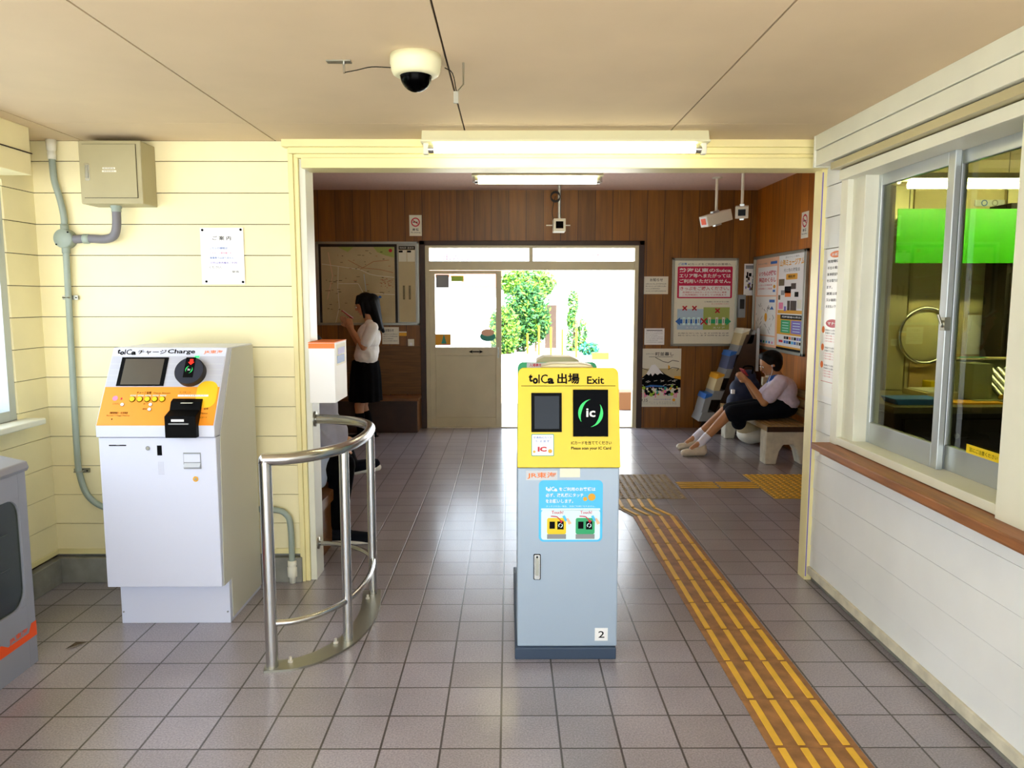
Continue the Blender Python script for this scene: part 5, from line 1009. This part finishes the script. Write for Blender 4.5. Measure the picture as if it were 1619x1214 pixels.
b = MB(); b.box(2.20, 3.95, z0, 2.48, 4.2, z0 + .03, 'office_tan'); b.box(2.22, 3.96, z0 + .03, 2.46, 4.18, z0 + .036, 'offwhite'); b.build('paper_pile', label='pile of papers on the office desk behind the mirror stile', cat='papers')
b = MB(); b.box(2.20, 3.74, z0, 2.48, 3.86, z0 + .008, 'gold'); b.build('folder', label='thin yellow folder near the front edge of the office desk', cat='folder')
b = MB(); b.box(2.50, 4.22, z0, 2.62, 4.32, z0 + .09, 'bluegrey'); b.box(2.515, 4.215, z0 + .02, 2.605, 4.22, z0 + .08, 'blue'); b.build('desk_box', label='blue grey box standing at the back of the office desk', cat='box', bevel=.003)
b = MB(); b.box(2.50, 3.67, z0, 2.80, 3.79, z0 + .015, 'office_dark'); b.box(2.52, 3.68, z0 + .015, 2.78, 3.78, z0 + .018, 'grey'); b.build('document_tray', label='dark flat tray on the desk before the coin rack', cat='tray', bevel=.003)
b = MB(); b.box(2.38, 4.24, z0, 2.50, 4.33, z0 + .06, 'yellow'); b.box(2.42, 4.235, z0 + .0, 2.48, 4.24, z0 + .025, 'black'); b.build('yellow_light_spot', label='small yellow block standing for a light spot on the office partition', cat='light spot', bevel=.003)  # added yellow block that stands for a spot of yellow light
# office lamp
T = thing('fluorescent_lamp', (2.9, 3.6, 2.1), 'long fluorescent lamp inside the office near its ceiling', 'ceiling lamp')
b = MB(); b.box(1.86, 3.62, 2.05, 3.6, 3.74, 2.075, 'lampbody'); b.box(2.15, 3.67, 2.075, 2.17, 3.69, CZ, 'lampbody'); b.box(3.4, 3.67, 2.075, 3.42, 3.69, CZ, 'lampbody'); b.build('lamp_body', T, .003)
b = MB(); b.tube([(1.90, 3.68, 2.025), (3.5, 3.68, 2.025)], .016, 'tube_office', 14); b.build('tube', T)

# ------------------------------------------------------------------ outside
def bush(name, c, rx, ry, rz, n, mats, label, cat, size=.08, stems=3, cores=None, group=None):
    T = thing(name, (c[0], c[1], 0), label, cat, group); R = random.Random(int(c[0] * 100))
    b = MB(); parts_ = cores or [(0, 0, 0, 1)]
    for k in range(n):
        ox, oy, oz, s_ = R.choice(parts_)
        d = V((R.gauss(0, 1), R.gauss(0, 1), R.gauss(0, 1))).normalized() * R.uniform(.6, 1.05)
        p = V((c[0] + (ox + d.x * s_) * rx, c[1] + (oy + d.y * s_) * ry, max(.02, c[2] + (oz + d.z * s_) * rz)))
        u = V((R.gauss(0, 1), R.gauss(0, 1), R.gauss(0, 1))).normalized(); w_ = u.orthogonal().normalized(); s2 = size * R.uniform(.6, 1.3)
        b.add([p - u * s2, p - w_ * s2 * .5, p + u * s2, p + w_ * s2 * .5], [(0, 1, 2, 3)], R.choice(mats))
    b.build('foliage', T, kind='stuff')
    for k in range(stems):
        b = MB(); x_ = c[0] + rx * R.uniform(-.5, .5); b.tube([(x_, c[1], 0), (x_ + R.uniform(-.1, .1), c[1], c[2]), (x_ + R.uniform(-.2, .2), c[1], c[2] + rz * .5)], [.03, .022, .01], 'bark', 7); b.build('stem', T)
def atY2(px, py, Y): q = aY(px, py, Y); return q
q = aY(832, 505, 21.5)
bush('bush', (q.x, 21.5, .95), .72, .6, .95, 5200, ['foliage', 'foliage', 'foliage_light', 'foliage'], 'large dense green bush outside the doorway, left side', 'bush', .07, 3, [(0, 0, .1, .95), (.35, 0, -.1, .6), (-.3, 0, -.3, .7), (.1, 0, .55, .5)])
q = aY(800, 520, 20.5)
bush('bush', (q.x - .05, 20.6, .62), .42, .4, .66, 2200, ['foliage_light', 'foliage_light', 'foliage'], 'yellow green bush beside the door edge, left of the large bush', 'bush', .06)
q = aY(835, 452, 23)
bush('tree', (q.x, 23.2, 1.95), .85, .6, .45, 2000, ['foliage_light', 'foliage_pale', 'foliage_light'], 'pale sunlit tree crown rising behind the large green bush', 'tree', .08, 2)  # sunlight on top of the greenery is put into these paler leaf colours
q = aY(906, 515, 21.8)
bush('climbing_plant', (q.x, 21.8, .8), .34, .3, .9, 1500, ['foliage_pale', 'foliage', 'foliage_light'], 'thin climbing plant against the white wall right of the yellow poles', 'plant', .055, 4, [(0, 0, .6, .45), (-.2, 0, .1, .3), (0, 0, -.5, .6), (.8, 0, -.35, .45)])
q = aY(930, 556, 20.5)
bush('potted_plant', (q.x, 20.2, .16), .28, .2, .18, 500, ['foliage', 'teal_leaf'], 'low potted plants by the yellow kerb outside', 'plant', .05, 1)
for px, y0, y1, Y, lb in ((834, 527, 556, 21, 'short yellow pole in front of the bush, left'), (852, 515, 558, 20.6, 'taller yellow pole at the right edge of the bush'), (871, 517, 558, 20.6, 'yellow pole in front of the wooden fence'), (889, 520, 558, 20.6, 'yellow pole against the white wall'), (911, 519, 562, 20.2, 'yellow pole before the climbing plant')):
    a = aZ(px, y1 + 3); b = MB(); top_ = aY(px, y0, a.y); b.tube([(a.x, a.y, 0), (a.x, a.y, top_.z)], .028, 'pole_yellow', 10); b.build('bollard_pole', label=lb, cat='pole', group='yellow poles outside')
r = rect_f(862, 482, 880, 517, 23); b = MB(); b.box(r[0], 23, 0, r[2], 23.05, r[3], 'fence'); b.build('fence_panel', label='brown wooden fence panel outside behind the yellow poles', cat='fence')
a = aY(882, 0, 24).x; b = MB(); b.box(a, 24, 0, a + 7, 30, 4.2, 'housewall')
b.build('house', label='white walled house filling the right side of the street view', cat='house')
T = thing('house', (-1.5, 34, 0), 'distant house with pale orange tiled roof behind the bush', 'house')
x0, x1 = aY(780, 0, 34).x, aY(856, 0, 34).x; zt = aY(0, 440, 34).z; ze = aY(0, 455, 34).z
b = MB(); b.box(x0 - 4, 34.3, 0, x1 - .2, 38, ze, 'housewall'); b.build('wall', T)
b = MB(); b.prism([(x0 - 4.3, 34, ze), (x1, 34, ze), (x1 - .6, 36, zt + .5), (x0 - 4, 36, zt + .5)], (0, 0, .12), 'roof'); b.build('roof', T)
T = thing('apartment_building', (-1, 40, 0), 'blue grey building with balcony bands seen at the door edge', 'building')
x0 = aY(786, 0, 40).x; x1 = aY(805, 0, 40).x
b = MB(); b.box(x0 - .4, 40, 0, x1, 44, 3.3, 'bluegrey'); b.build('wall', T)
for k in range(4): b = MB(); b.box(x0 - .4, 39.7, .9 + k * .65, x1 + .05, 40, 1.15 + k * .65, 'housewall'); b.build('balcony', T)
q = aZ(936, 568); b = MB(); b.box(q.x, q.y, 0, q.x + .42, q.y + .12, .16, 'pole_yellow'); b.build('kerb_block', label='yellow kerb block on the ground outside', cat='kerb')
q = aZ(981, 653); b = MB(); b.box(q.x + .02, 10.1, 0, q.x + .45, 10.5, .24, 'brick_tan'); b.build('planter_box', label='tan box on the ground just outside the doorway at right', cat='box', bevel=.01)
b = MB(); b.box(-12, 26, 0, -1.6, 26.3, 2.2, 'housewall'); b.build('garden_wall', label='pale garden wall outside seen through the sliding door glass', cat='wall')
b = MB(); b.box(-9, 17.5, .5, -1.6, 17.54, .58, 'pole_yellow')
for k in range(5): b.box(-8.5 + k * 1.6, 17.5, 0, -8.44 + k * 1.6, 17.54, .6, 'pole_yellow')
b.build('railing', label='low yellow railing outside behind the sliding door', cat='railing')
# hedge outside left window
bush('hedge', (-4.2, 3.0, .7), .7, 2.2, .85, 4500, ['foliage', 'foliage_light', 'foliage_light'], 'green hedge outside the left window', 'hedge', .09, 3)

# ------------------------------------------------------------------ people
def cap_(mb, p0, p1, r0, r1, n=14):
    p0, p1 = V(p0), V(p1); ax = (p1 - p0); L = ax.length; ax = ax.normalized() if L > 1e-6 else V((0, 0, 1))
    prof = [(r0 * math.cos(t), -r0 * math.sin(t)) for t in [math.pi / 2 * (1 - k / 4) for k in range(5)]] + [(r1 * math.cos(t), L + r1 * math.sin(t)) for t in [math.pi / 2 * k / 4 for k in range(5)]]
    mb.lathe(p0, ax, prof, 'skin', n)
def blob(name, prims, mat, parent, voxel=.007, smooth=6, label=None):
    mb = MB()
    for pr in prims:
        if pr[0] == 'c': cap_(mb, *pr[1:])
        else: mb.ell(pr[1], pr[2], 'skin', 18, pr[3] if len(pr) > 3 else None)
    me = bpy.data.meshes.new('tmp_shape'); me.from_pydata(mb.v, [], mb.f); o = bpy.data.objects.new('tmp_shape', me); COL.objects.link(o)
    bm = bmesh.new(); bm.from_mesh(me); bmesh.ops.remove_doubles(bm, verts=bm.verts, dist=5e-5); bmesh.ops.holes_fill(bm, edges=bm.edges, sides=0); bmesh.ops.recalc_face_normals(bm, faces=bm.faces); bm.to_mesh(me); bm.free()
    m = o.modifiers.new('r', 'REMESH'); m.mode = 'VOXEL'; m.voxel_size = voxel; m.use_smooth_shade = True
    m2 = o.modifiers.new('s', 'SMOOTH'); m2.factor = .5; m2.iterations = smooth
    dg = bpy.context.evaluated_depsgraph_get(); dg.update(); ev = bpy.data.meshes.new_from_object(o.evaluated_get(dg))
    bpy.data.objects.remove(o); bpy.data.meshes.remove(me)
    org = WORLD[parent.name] if parent else V()
    ev.transform(Matrix.Translation(-org)); ev.materials.clear(); ev.materials.append(MATS[mat]); ev.name = name
    for p in ev.polygons: p.use_smooth = True
    ob = bpy.data.objects.new(name, ev); COL.objects.link(ob); ob.parent = parent; WORLD[ob.name] = org
    if label: ob['label'] = label
    return ob
def hand(wrist, d, nrm, curl=.5, s=1.0, thumb_side=1):
    """palm plus five unequal fingers bending towards nrm; d points from wrist to fingertips"""
    w0 = V(wrist); d = V(d).normalized(); n_ = V(nrm); n_ = (n_ - d * n_.dot(d)).normalized(); sd = d.cross(n_) * thumb_side
    pr = [('c', w0, w0 + d * .04 * s, .024 * s, .026 * s), ('c', w0 + d * .03 * s + sd * .018 * s, w0 + d * .078 * s + sd * .024 * s, .014 * s, .012 * s), ('c', w0 + d * .03 * s - sd * .016 * s, w0 + d * .074 * s - sd * .026 * s, .014 * s, .012 * s), ('c', w0 + d * .03 * s, w0 + d * .08 * s, .017 * s, .014 * s)]
    for k, (off, ln) in enumerate(((.030, .070), (.010, .078), (-.010, .072), (-.029, .056))):
        p = w0 + d * (.080 - abs(off) * .15) * s + sd * off * s; a = 0
        for j, fr in enumerate((.45, .31, .24)):
            a += curl * (.8 + .15 * k) * (.9 if j else .6); dd = d * math.cos(a) + n_ * math.sin(a); e = p + dd * ln * fr * s
            pr.append(('c', p, e, (.0088 - .0009 * j) * s, (.0082 - .0009 * j) * s)); p = e
    p = w0 + d * .028 * s + sd * .026 * s; dd = (d * .65 + sd * .7 + n_ * .35).normalized(); e = p + dd * .036 * s
    pr += [('c', p, e, .0125 * s, .0095 * s), ('c', e, e + (d * .9 + n_ * .5 - sd * .1).normalized() * .03 * s, .0095 * s, .008 * s)]
    return pr
def face(T, c, fd, up, skin='skin'):
    """eyes, brows, mouth on the side of the head facing fd; c = head centre"""
    fd = V(fd).normalized(); up = (V(up) - fd * V(up).dot(fd)).normalized(); s_ = fd.cross(up)
    rot = Matrix((s_, fd, up)).transposed()
    for k in (-1, 1):
        b = MB(); b.ell(c + fd * .077 + s_ * .031 * k + up * .002, (.013, .006, .007), 'white', 12, rot); b.ell(c + fd * .0825 + s_ * .031 * k + up * .002, (.0055, .003, .006), 'hair', 10, rot); b.build('eye', T)
        b = MB(); b.ell(c + fd * .082 + s_ * .031 * k + up * .021, (.016, .004, .003), 'hair', 10, rot); b.build('eyebrow', T)
    b = MB(); b.ell(c + fd * .082 - up * .050, (.019, .005, .005), 'lip', 12, rot); b.build('mouth', T)
def headprims(c, fd, up):
    fd = V(fd).normalized(); up = (V(up) - fd * V(up).dot(fd)).normalized(); s_ = fd.cross(up); rot = Matrix((s_, fd, up)).transposed()
    return [('e', c + up * .018 - fd * .008, (.072, .088, .088), rot), ('e', c + fd * .022 - up * .040, (.052, .058, .060), rot), ('c', c + fd * .078 + up * .005, c + fd * .094 - up * .022, .008, .012), ('e', c + fd * .062 - up * .078, (.022, .018, .016), rot),
            ('e', c + s_ * .074 - up * .008 - fd * .01, (.008, .017, .028), rot), ('e', c - s_ * .074 - up * .008 - fd * .01, (.008, .017, .028), rot)], rot, s_, fd, up
M('lip', '#A8645A', .5)

# --- standing woman
YW_ = 8.0
def wp(px, py, dy=0): q = aY(px, py, YW_ + dy); return q
foot = aZ(582, 688)
T = thing('person', (wp(580, 600).x, YW_, 0), 'person in white shirt and black skirt standing at the map board, holding a phone', 'person')
hc = wp(575, 482); fd = V((-.93, 0, -.36)); hp_, rot, sx, fdn, upn = headprims(hc, fd, (-.36, 0, .93))
sl_, sr_ = wp(589, 518, .15), wp(589, 518, -.15)
el, er = wp(569, 548, .14), wp(575, 549, -.17)
wl, wr = wp(551, 517, .06), wp(557, 522, -.07)
pel = wp(580, 590)
kl, kr = wp(574, 640, .09), wp(568, 642, -.07)
al, ar = V((wp(584, 680).x, YW_ + .09, .07)), V((wp(573, 680).x, YW_ - .08, .07))
prims = hp_ + [('c', hc + V((.03, 0, -.06)), wp(586, 514), .045, .052), ('c', wp(588, 520, -.12), wp(588, 520, .12), .055, .055),
    ('e', wp(583, 532), (.11, .155, .15)), ('e', wp(582, 560), (.095, .13, .13)), ('e', wp(580, 585), (.115, .16, .13)),
    ('c', sr_, er, .042, .036), ('c', er, wr, .034, .024), ('c', sl_, el, .042, .036), ('c', el, wl, .034, .024),
    ('c', pel + V((0, -.08, 0)), kr, .075, .052), ('c', kr, V(ar), .05, .032), ('c', pel + V((0, .08, 0)), kl, .075, .052), ('c', kl, V(al), .05, .032),
    ('c', V(ar) + V((.02, 0, -.03)), V(ar) + V((-.12, 0, -.045)), .032, .022), ('c', V(al) + V((.02, 0, -.03)), V(al) + V((-.12, 0, -.045)), .032, .022)]
hd_ = (wp(545, 503) - wp(555, 520)).normalized()
prims += hand(wr, hd_ + V((.15, 0, .2)), (0, .9, .3), .45, .95, 1) + hand(wl, hd_, (.1, -.9, .2), .45, .95, -1)
blob('body', prims, 'skin', T)
face(T, hc, fdn, upn)
blob('hair', [('e', hc + V((.022, 0, .042)), (.098, .092, .092)), ('e', hc + V((.05, 0, .0)), (.085, .096, .11)), ('c', wp(588, 476), wp(599, 516), .082, .045), ('c', wp(588, 478, -.04), wp(602, 518, -.03), .055, .02), ('c', wp(590, 490), wp(606, 524), .06, .018), ('c', wp(567, 470, -.05), wp(563, 480, -.065), .028, .012), ('c', wp(567, 470, .05), wp(563, 480, .065), .028, .012), ('c', wp(572, 480, -.075), wp(576, 502, -.07), .022, .012), ('c', wp(572, 480, .075), wp(576, 502, .07), .022, .012)], 'hair', T, .007, 4)
blob('shirt', [('c', wp(588, 519, -.13), wp(588, 519, .13), .062, .062), ('e', wp(583, 533), (.128, .172, .155)), ('e', wp(581, 553), (.125, .158, .14)), ('c', wp(579, 562, -.05), wp(579, 562, .05), .128, .128), ('c', sr_, sr_.lerp(er, .72), .062, .06), ('c', sl_, sl_.lerp(el, .72), .062, .06), ('c', wp(584, 512, -.04), wp(584, 512, .04), .05, .05)], 'shirt', T)
b = MB(); w0 = wp(578, 571); w1 = wp(578, 633); n = 48
ringv = []
for k, (c, rx_, ry_) in enumerate(((w0 + V((0, 0, .02)), .118, .135), (w0, .14, .16), (w0.lerp(w1, .35), .158, .178), (w0.lerp(w1, .7), .165, .188), (w1, .172, .20))):
    for i in range(n):
        t = 2 * math.pi * i / n; pl_ = 1 + (.045 * k / 4) * (1 if i % 4 < 2 else -1); ringv.append(c + V((rx_ * pl_ * math.cos(t), ry_ * pl_ * math.sin(t), 0)))
b.add(ringv, [(k * n + i, k * n + (i + 1) % n, (k + 1) * n + (i + 1) % n, (k + 1) * n + i) for k in range(4) for i in range(n)] + [tuple(range(n)), tuple(range(5 * n - 1, 4 * n - 1, -1))], 'blackcloth', True); b.build('skirt', T)
for k_, a_ in ((kr, ar), (kl, al)):
    blob('sock', [('c', k_.lerp(V(a_), .32), V(a_), .052, .037)], 'blackcloth', T, .006, 3)
    blob('shoe', [('c', V((a_.x + .025, a_.y, .038)), V((a_.x - .125, a_.y, .03)), .037, .029), ('e', V((a_.x - .04, a_.y, .014)), (.13, .042, .0135)), ('c', V((a_.x + .01, a_.y, .06)), V((a_.x - .02, a_.y, .05)), .035, .035)], 'blackcloth', T, .005, 2)
ph = wp(549.5, 497, -.005); ax_ = (wp(560, 504) - wp(541, 490)).normalized(); dp = V((0, 1, 0)); nn = ax_.cross(dp)
b = MB(); hx_, hy_, hz_ = .07, .036, .005
vs = [ph + ax_ * i * hx_ + dp * j * hy_ + nn * k * hz_ for k in (-1, 1) for i, j in ((-1, -1), (1, -1), (1, 1), (-1, 1))]
b.add(vs, [(0, 3, 2, 1), (4, 5, 6, 7), (0, 1, 5, 4), (1, 2, 6, 5), (2, 3, 7, 6), (3, 0, 4, 7)], 'phone_red')
T2 = thing('phone', ph, 'phone in a red case held by the standing person', 'phone'); b.build('case', T2, .003)
b = MB(); s2 = 1 if nn.x > 0 else -1; vs = [ph + ax_ * i * .062 + dp * j * .03 + nn * s2 * (.0056) for i, j in ((-1, -1), (1, -1), (1, 1), (-1, 1))]; b.add(vs, [(0, 1, 2, 3)], 'phone_screen'); b.build('screen', T2)

# --- seated boy
YB = 7.15
def bp(px, py, dy=0): return aY(px, py, YB + dy)
hip = bp(1234, 654); hip.z = .355 + .115
T = thing('person', (hip.x, YB, .355), 'person in lilac shirt and dark shorts sitting on the slatted bench with a phone', 'person')
hc = bp(1216, 575); fd = V((-.90, -.05, -.42)); hp_, rot, sx, fdn, upn = headprims(hc, fd, (-.42, 0, .9))
shn, shf = bp(1234, 604, -.14), bp(1230, 603, .15)
en, ef = bp(1208, 637, -.15), bp(1199, 633, .12)
wn, wf_ = bp(1183, 603, -.04), bp(1180, 602, .06)
kn = bp(1152, 654, -.06); kf = bp(1146, 650, .16)
an = aY(1109, 699, 7.12); af = aY(1101, 690, 7.42)
prims = hp_ + [('c', hc + V((.035, 0, -.05)), bp(1232, 600), .045, .055), ('c', shn, shf, .055, .055), ('e', bp(1233, 618), (.115, .155, .13)), ('e', bp(1236, 640), (.12, .15, .12)), ('e', hip + V((0, 0, .0)), (.13, .16, .11)),
    ('c', shn, en, .044, .036), ('c', en, wn, .035, .025), ('c', shf, ef, .044, .036), ('c', ef, wf_, .035, .025),
    ('c', hip + V((-.02, -.09, 0)), kn, .078, .054), ('c', kn, an, .052, .034), ('c', hip + V((-.02, .09, 0)), kf, .078, .054), ('c', kf, af, .052, .034),
    ('c', an, an + V((-.10, -.02, -.06)), .034, .024), ('c', af, af + V((-.10, -.02, -.06)), .034, .024)]
prims += hand(wn, (-.75, .2, .55), (.2, .9, .3), .5, .95, 1) + hand(wf_, (-.75, -.2, .55), (.1, -.9, .3), .5, .95, -1)
blob('body', prims, 'skin_boy', T)
face(T, hc, fdn, upn)
blob('hair', [('e', hc + V((.022, 0, .045)), (.105, .095, .088)), ('e', hc + V((.06, 0, .015)), (.066, .092, .10)), ('c', hc + V((-.05, -.03, .068)), hc + V((-.05, .03, .068)), .04, .04)], 'hair', T, .006, 4)
blob('shirt', [('c', shn, shf, .066, .066), ('e', bp(1236, 617), (.14, .175, .14)), ('e', bp(1237, 636), (.145, .175, .125)), ('e', hip + V((.02, 0, .045)), (.15, .18, .075)), ('c', shn, shn.lerp(en, .66), .070, .072), ('c', shf, shf.lerp(ef, .66), .070, .072), ('c', bp(1229, 599, -.04), bp(1229, 599, .04), .048, .048)], 'shirt_lilac', T)
b = MB(); c_ = bp(1220, 598, -.06); b.prism([c_ + V((-.02, 0, .02)), c_ + V((.05, .0, .035)), c_ + V((.0, 0, -.02)), c_ + V((-.045, 0, -.045))], (0, .008, 0), 'blue'); b.build('collar', T, label='blue inner collar')
blob('shorts', [('e', hip + V((.0, 0, -.015)), (.15, .18, .095)), ('c', hip + V((-.02, -.09, 0)), hip.lerp(kn, .93) + V((0, -.01, 0)), .098, .083), ('c', hip + V((-.02, .09, 0)), hip.lerp(kf, .9), .098, .083), ('e', bp(1168, 668, -.05), (.07, .07, .07))], 'navy', T)
for a_, q in ((an, kn), (af, kf)):
    blob('sock', [('c', a_.lerp(q, .22), a_, .042, .04), ('c', a_, a_ + V((-.03, 0, -.03)), .04, .036)], 'sock', T, .005, 2)
    s0 = V((a_.x + .015, a_.y - .0, .045)); s1 = V((a_.x - .17, a_.y - .03, .034))
    sh = blob('shoe', [('c', s0, s1, .043, .034), ('c', s0 + V((0, 0, .03)), s0.lerp(s1, .45) + V((0, 0, .02)), .038, .034), ('c', s0 + V((.01, 0, -.028)), s1 + V((-.005, 0, -.017)), .0165, .0165)], 'shoe_cream', T, .005, 2)
    b = MB()
    for k in range(4): m_ = s0.lerp(s1, .28 + .14 * k) + V((0, 0, .062 - .007 * k)); b.tube([m_ + V((0, -.024, -.012)), m_ + V((0, 0, .003)), m_ + V((0, .024, -.012))], .003, 'sock', 5)
    b.build('laces', sh)
b = MB(); e_ = hc - V((0, .083, .012)); b.ell(e_, (.010, .006, .010), 'white', 10); b.tube([e_, e_ + V((.0, -.004, -.06)), e_ + V((-.03, -.01, -.14)), e_ + V((-.05, .0, -.22))], .0022, 'white', 6, curve=4); b.build('earphone', T, label='white earphone with cord')
p_ = bp(1176, 588, .0); T2 = thing('phone', p_, 'dark red phone held by the seated person', 'phone')
b = MB(); ax_ = V((-.55, 0, .83)).normalized(); dp = V((0, 1, 0)); nn = ax_.cross(dp)
vs = [p_ + ax_ * i * .038 + dp * j * .070 + nn * k * .005 for k in (-1, 1) for i, j in ((-1, -1), (1, -1), (1, 1), (-1, 1))]; b.add(vs, [(0, 3, 2, 1), (4, 5, 6, 7), (0, 1, 5, 4), (1, 2, 6, 5), (2, 3, 7, 6), (3, 0, 4, 7)], 'phone_red'); b.build('case', T2, .003)
b = MB(); s2 = 1 if nn.x > 0 else -1; b.add([p_ + ax_ * i * .033 + dp * j * .062 + nn * s2 * .0056 for i, j in ((-1, -1), (1, -1), (1, 1), (-1, 1))], [(0, 1, 2, 3)], 'phone_screen'); b.build('screen', T2)
# backpack leaning beyond his thighs
c_ = bp(1172, 632, .38); T2 = thing('backpack', V((c_.x, c_.y, .36)), 'dark navy backpack standing on the bench beside the seated person', 'backpack')
blob('bag_body', [('c', V((c_.x - .06, c_.y - .04, .47)), V((c_.x + .12, c_.y + .02, .47)), .10, .10), ('c', V((c_.x - .03, c_.y - .03, .60)), V((c_.x + .10, c_.y + .02, .62)), .10, .09), ('c', V((c_.x + .0, c_.y, .70)), V((c_.x + .07, c_.y, .72)), .07, .07)], 'bagnavy', T2, .01, 5)
b = MB(); b.tube([(c_.x - .01, c_.y - .07, .75), (c_.x - .01, c_.y - .08, .82), (c_.x + .08, c_.y - .07, .82), (c_.x + .08, c_.y - .06, .75)], .008, 'blackcloth', 8, curve=5); b.build('handle_strap', T2)
b = MB(); b.box(c_.x - .14, c_.y - .145, .56, c_.x - .11, c_.y - .11, .60, 'white'); b.build('white_tag', T2)

# --- seated person by the opening, mostly behind the post and the white box
YP = 4.62
def pp(px, py, dy=0): return aY(px, py, YP + dy)
hip = V((-1.19, YP, .35 + .12))
T = thing('person', (hip.x, YP, .35), 'seated person in grey shirt and black trousers mostly hidden by the white ticket box', 'person')
hc = V((-1.20, YP, 1.16)); fd = V((.92, 0, -.38)); hp_, rot, sx, fdn, upn = headprims(hc, fd, (.38, 0, .92))
sn, sf = V((-1.22, YP - .16, .95)), V((-1.22, YP + .16, .95))
en, ef = V((-1.17, YP - .20, .70)), V((-1.17, YP + .20, .70)); wn, wf_ = V((-1.08, YP - .12, .60)), V((-1.08, YP + .12, .62))
kn = pp(542, 735, -.08); kf = pp(540, 712, .14); an = aZ(531, 835, .09); af = pp(556, 738, .22)
an = V((an.x, an.y, .09))
prims = hp_ + [('c', hc + V((-.03, 0, -.06)), V((-1.22, YP, .98)), .05, .055), ('c', sn, sf, .06, .06), ('e', V((-1.20, YP, .82)), (.11, .16, .16)), ('e', V((-1.18, YP, .64)), (.11, .14, .15)), ('e', hip, (.14, .17, .12)),
    ('c', sn, en, .048, .04), ('c', en, wn, .038, .027), ('c', sf, ef, .048, .04), ('c', ef, wf_, .038, .027),
    ('c', hip + V((.02, -.09, 0)), kn, .085, .06), ('c', kn, an, .058, .038), ('c', hip + V((.02, .09, .02)), kf, .085, .06), ('c', kf, af, .055, .038), ('c', an, an + V((.10, -.0, -.055)), .036, .026)]
prims += hand(wn, (.9, .25, -.1), (0, 0, -1), .35, .95, 1) + hand(wf_, (.9, -.25, -.1), (0, 0, -1), .35, .95, -1)
blob('body', prims, 'skin', T)
face(T, hc, fdn, upn)
blob('hair', [('e', hc + V((-.022, 0, .045)), (.10, .092, .088)), ('e', hc + V((-.055, 0, .01)), (.066, .09, .10))], 'hair', T, .007, 4)
blob('shirt', [('c', sn, sf, .072, .072), ('e', V((-1.19, YP, .82)), (.14, .18, .17)), ('e', V((-1.16, YP, .66)), (.17, .18, .16)), ('c', sn, en, .066, .058), ('c', sf, ef, .066, .058), ('c', en, wn, .055, .04), ('c', ef, wf_, .055, .04), ('c', V((-1.22, YP, .98)), V((-1.22, YP, .99)), .06, .06)], 'shirt_grey', T)
blob('shirt_tail', [('c', V((-1.14, YP - .13, .56)), V((-1.13, YP - .16, .40)), .07, .04)], 'shirt_blue', T, label='pale blue shirt tail hanging over the bench edge')
blob('trousers', [('e', hip + V((0, 0, -.01)), (.155, .19, .105)), ('c', hip + V((.02, -.09, 0)), kn, .10, .075), ('c', kn, an.lerp(kn, .12), .078, .062), ('c', hip + V((.02, .09, .02)), kf, .10, .075), ('c', kf, kf.lerp(af, .8), .075, .055)], 'blackcloth', T)
s0 = V((an.x - .02, an.y, .042)); s1 = V((an.x + .20, an.y - .02, .036))
sh = blob('shoe', [('c', s0, s1, .044, .036), ('c', s0 + V((0, 0, .035)), s0.lerp(s1, .4) + V((0, 0, .02)), .04, .036)], 'navy', T, .005, 2)
blob('sole', [('e', s0.lerp(s1, .5) + V((0, 0, -.026)), (.165, .052, .019))], 'sole', sh, .004, 1, label='white rubber sole')
d_ = V((.95, .1, .12)).normalized(); s0 = af + V((.0, 0, -.0)); s1 = s0 + d_ * .15
sh = blob('shoe', [('c', s0, s1, .042, .034)], 'navy', T, .005, 2)
blob('sole', [('c', s0 + V((.0, 0, -.036)), s1 + V((.02, 0, -.026)), .022, .022)], 'sole', sh, .004, 1, label='white rubber sole')
bpy.data.objects.remove(_to); bpy.data.curves.remove(_tc)
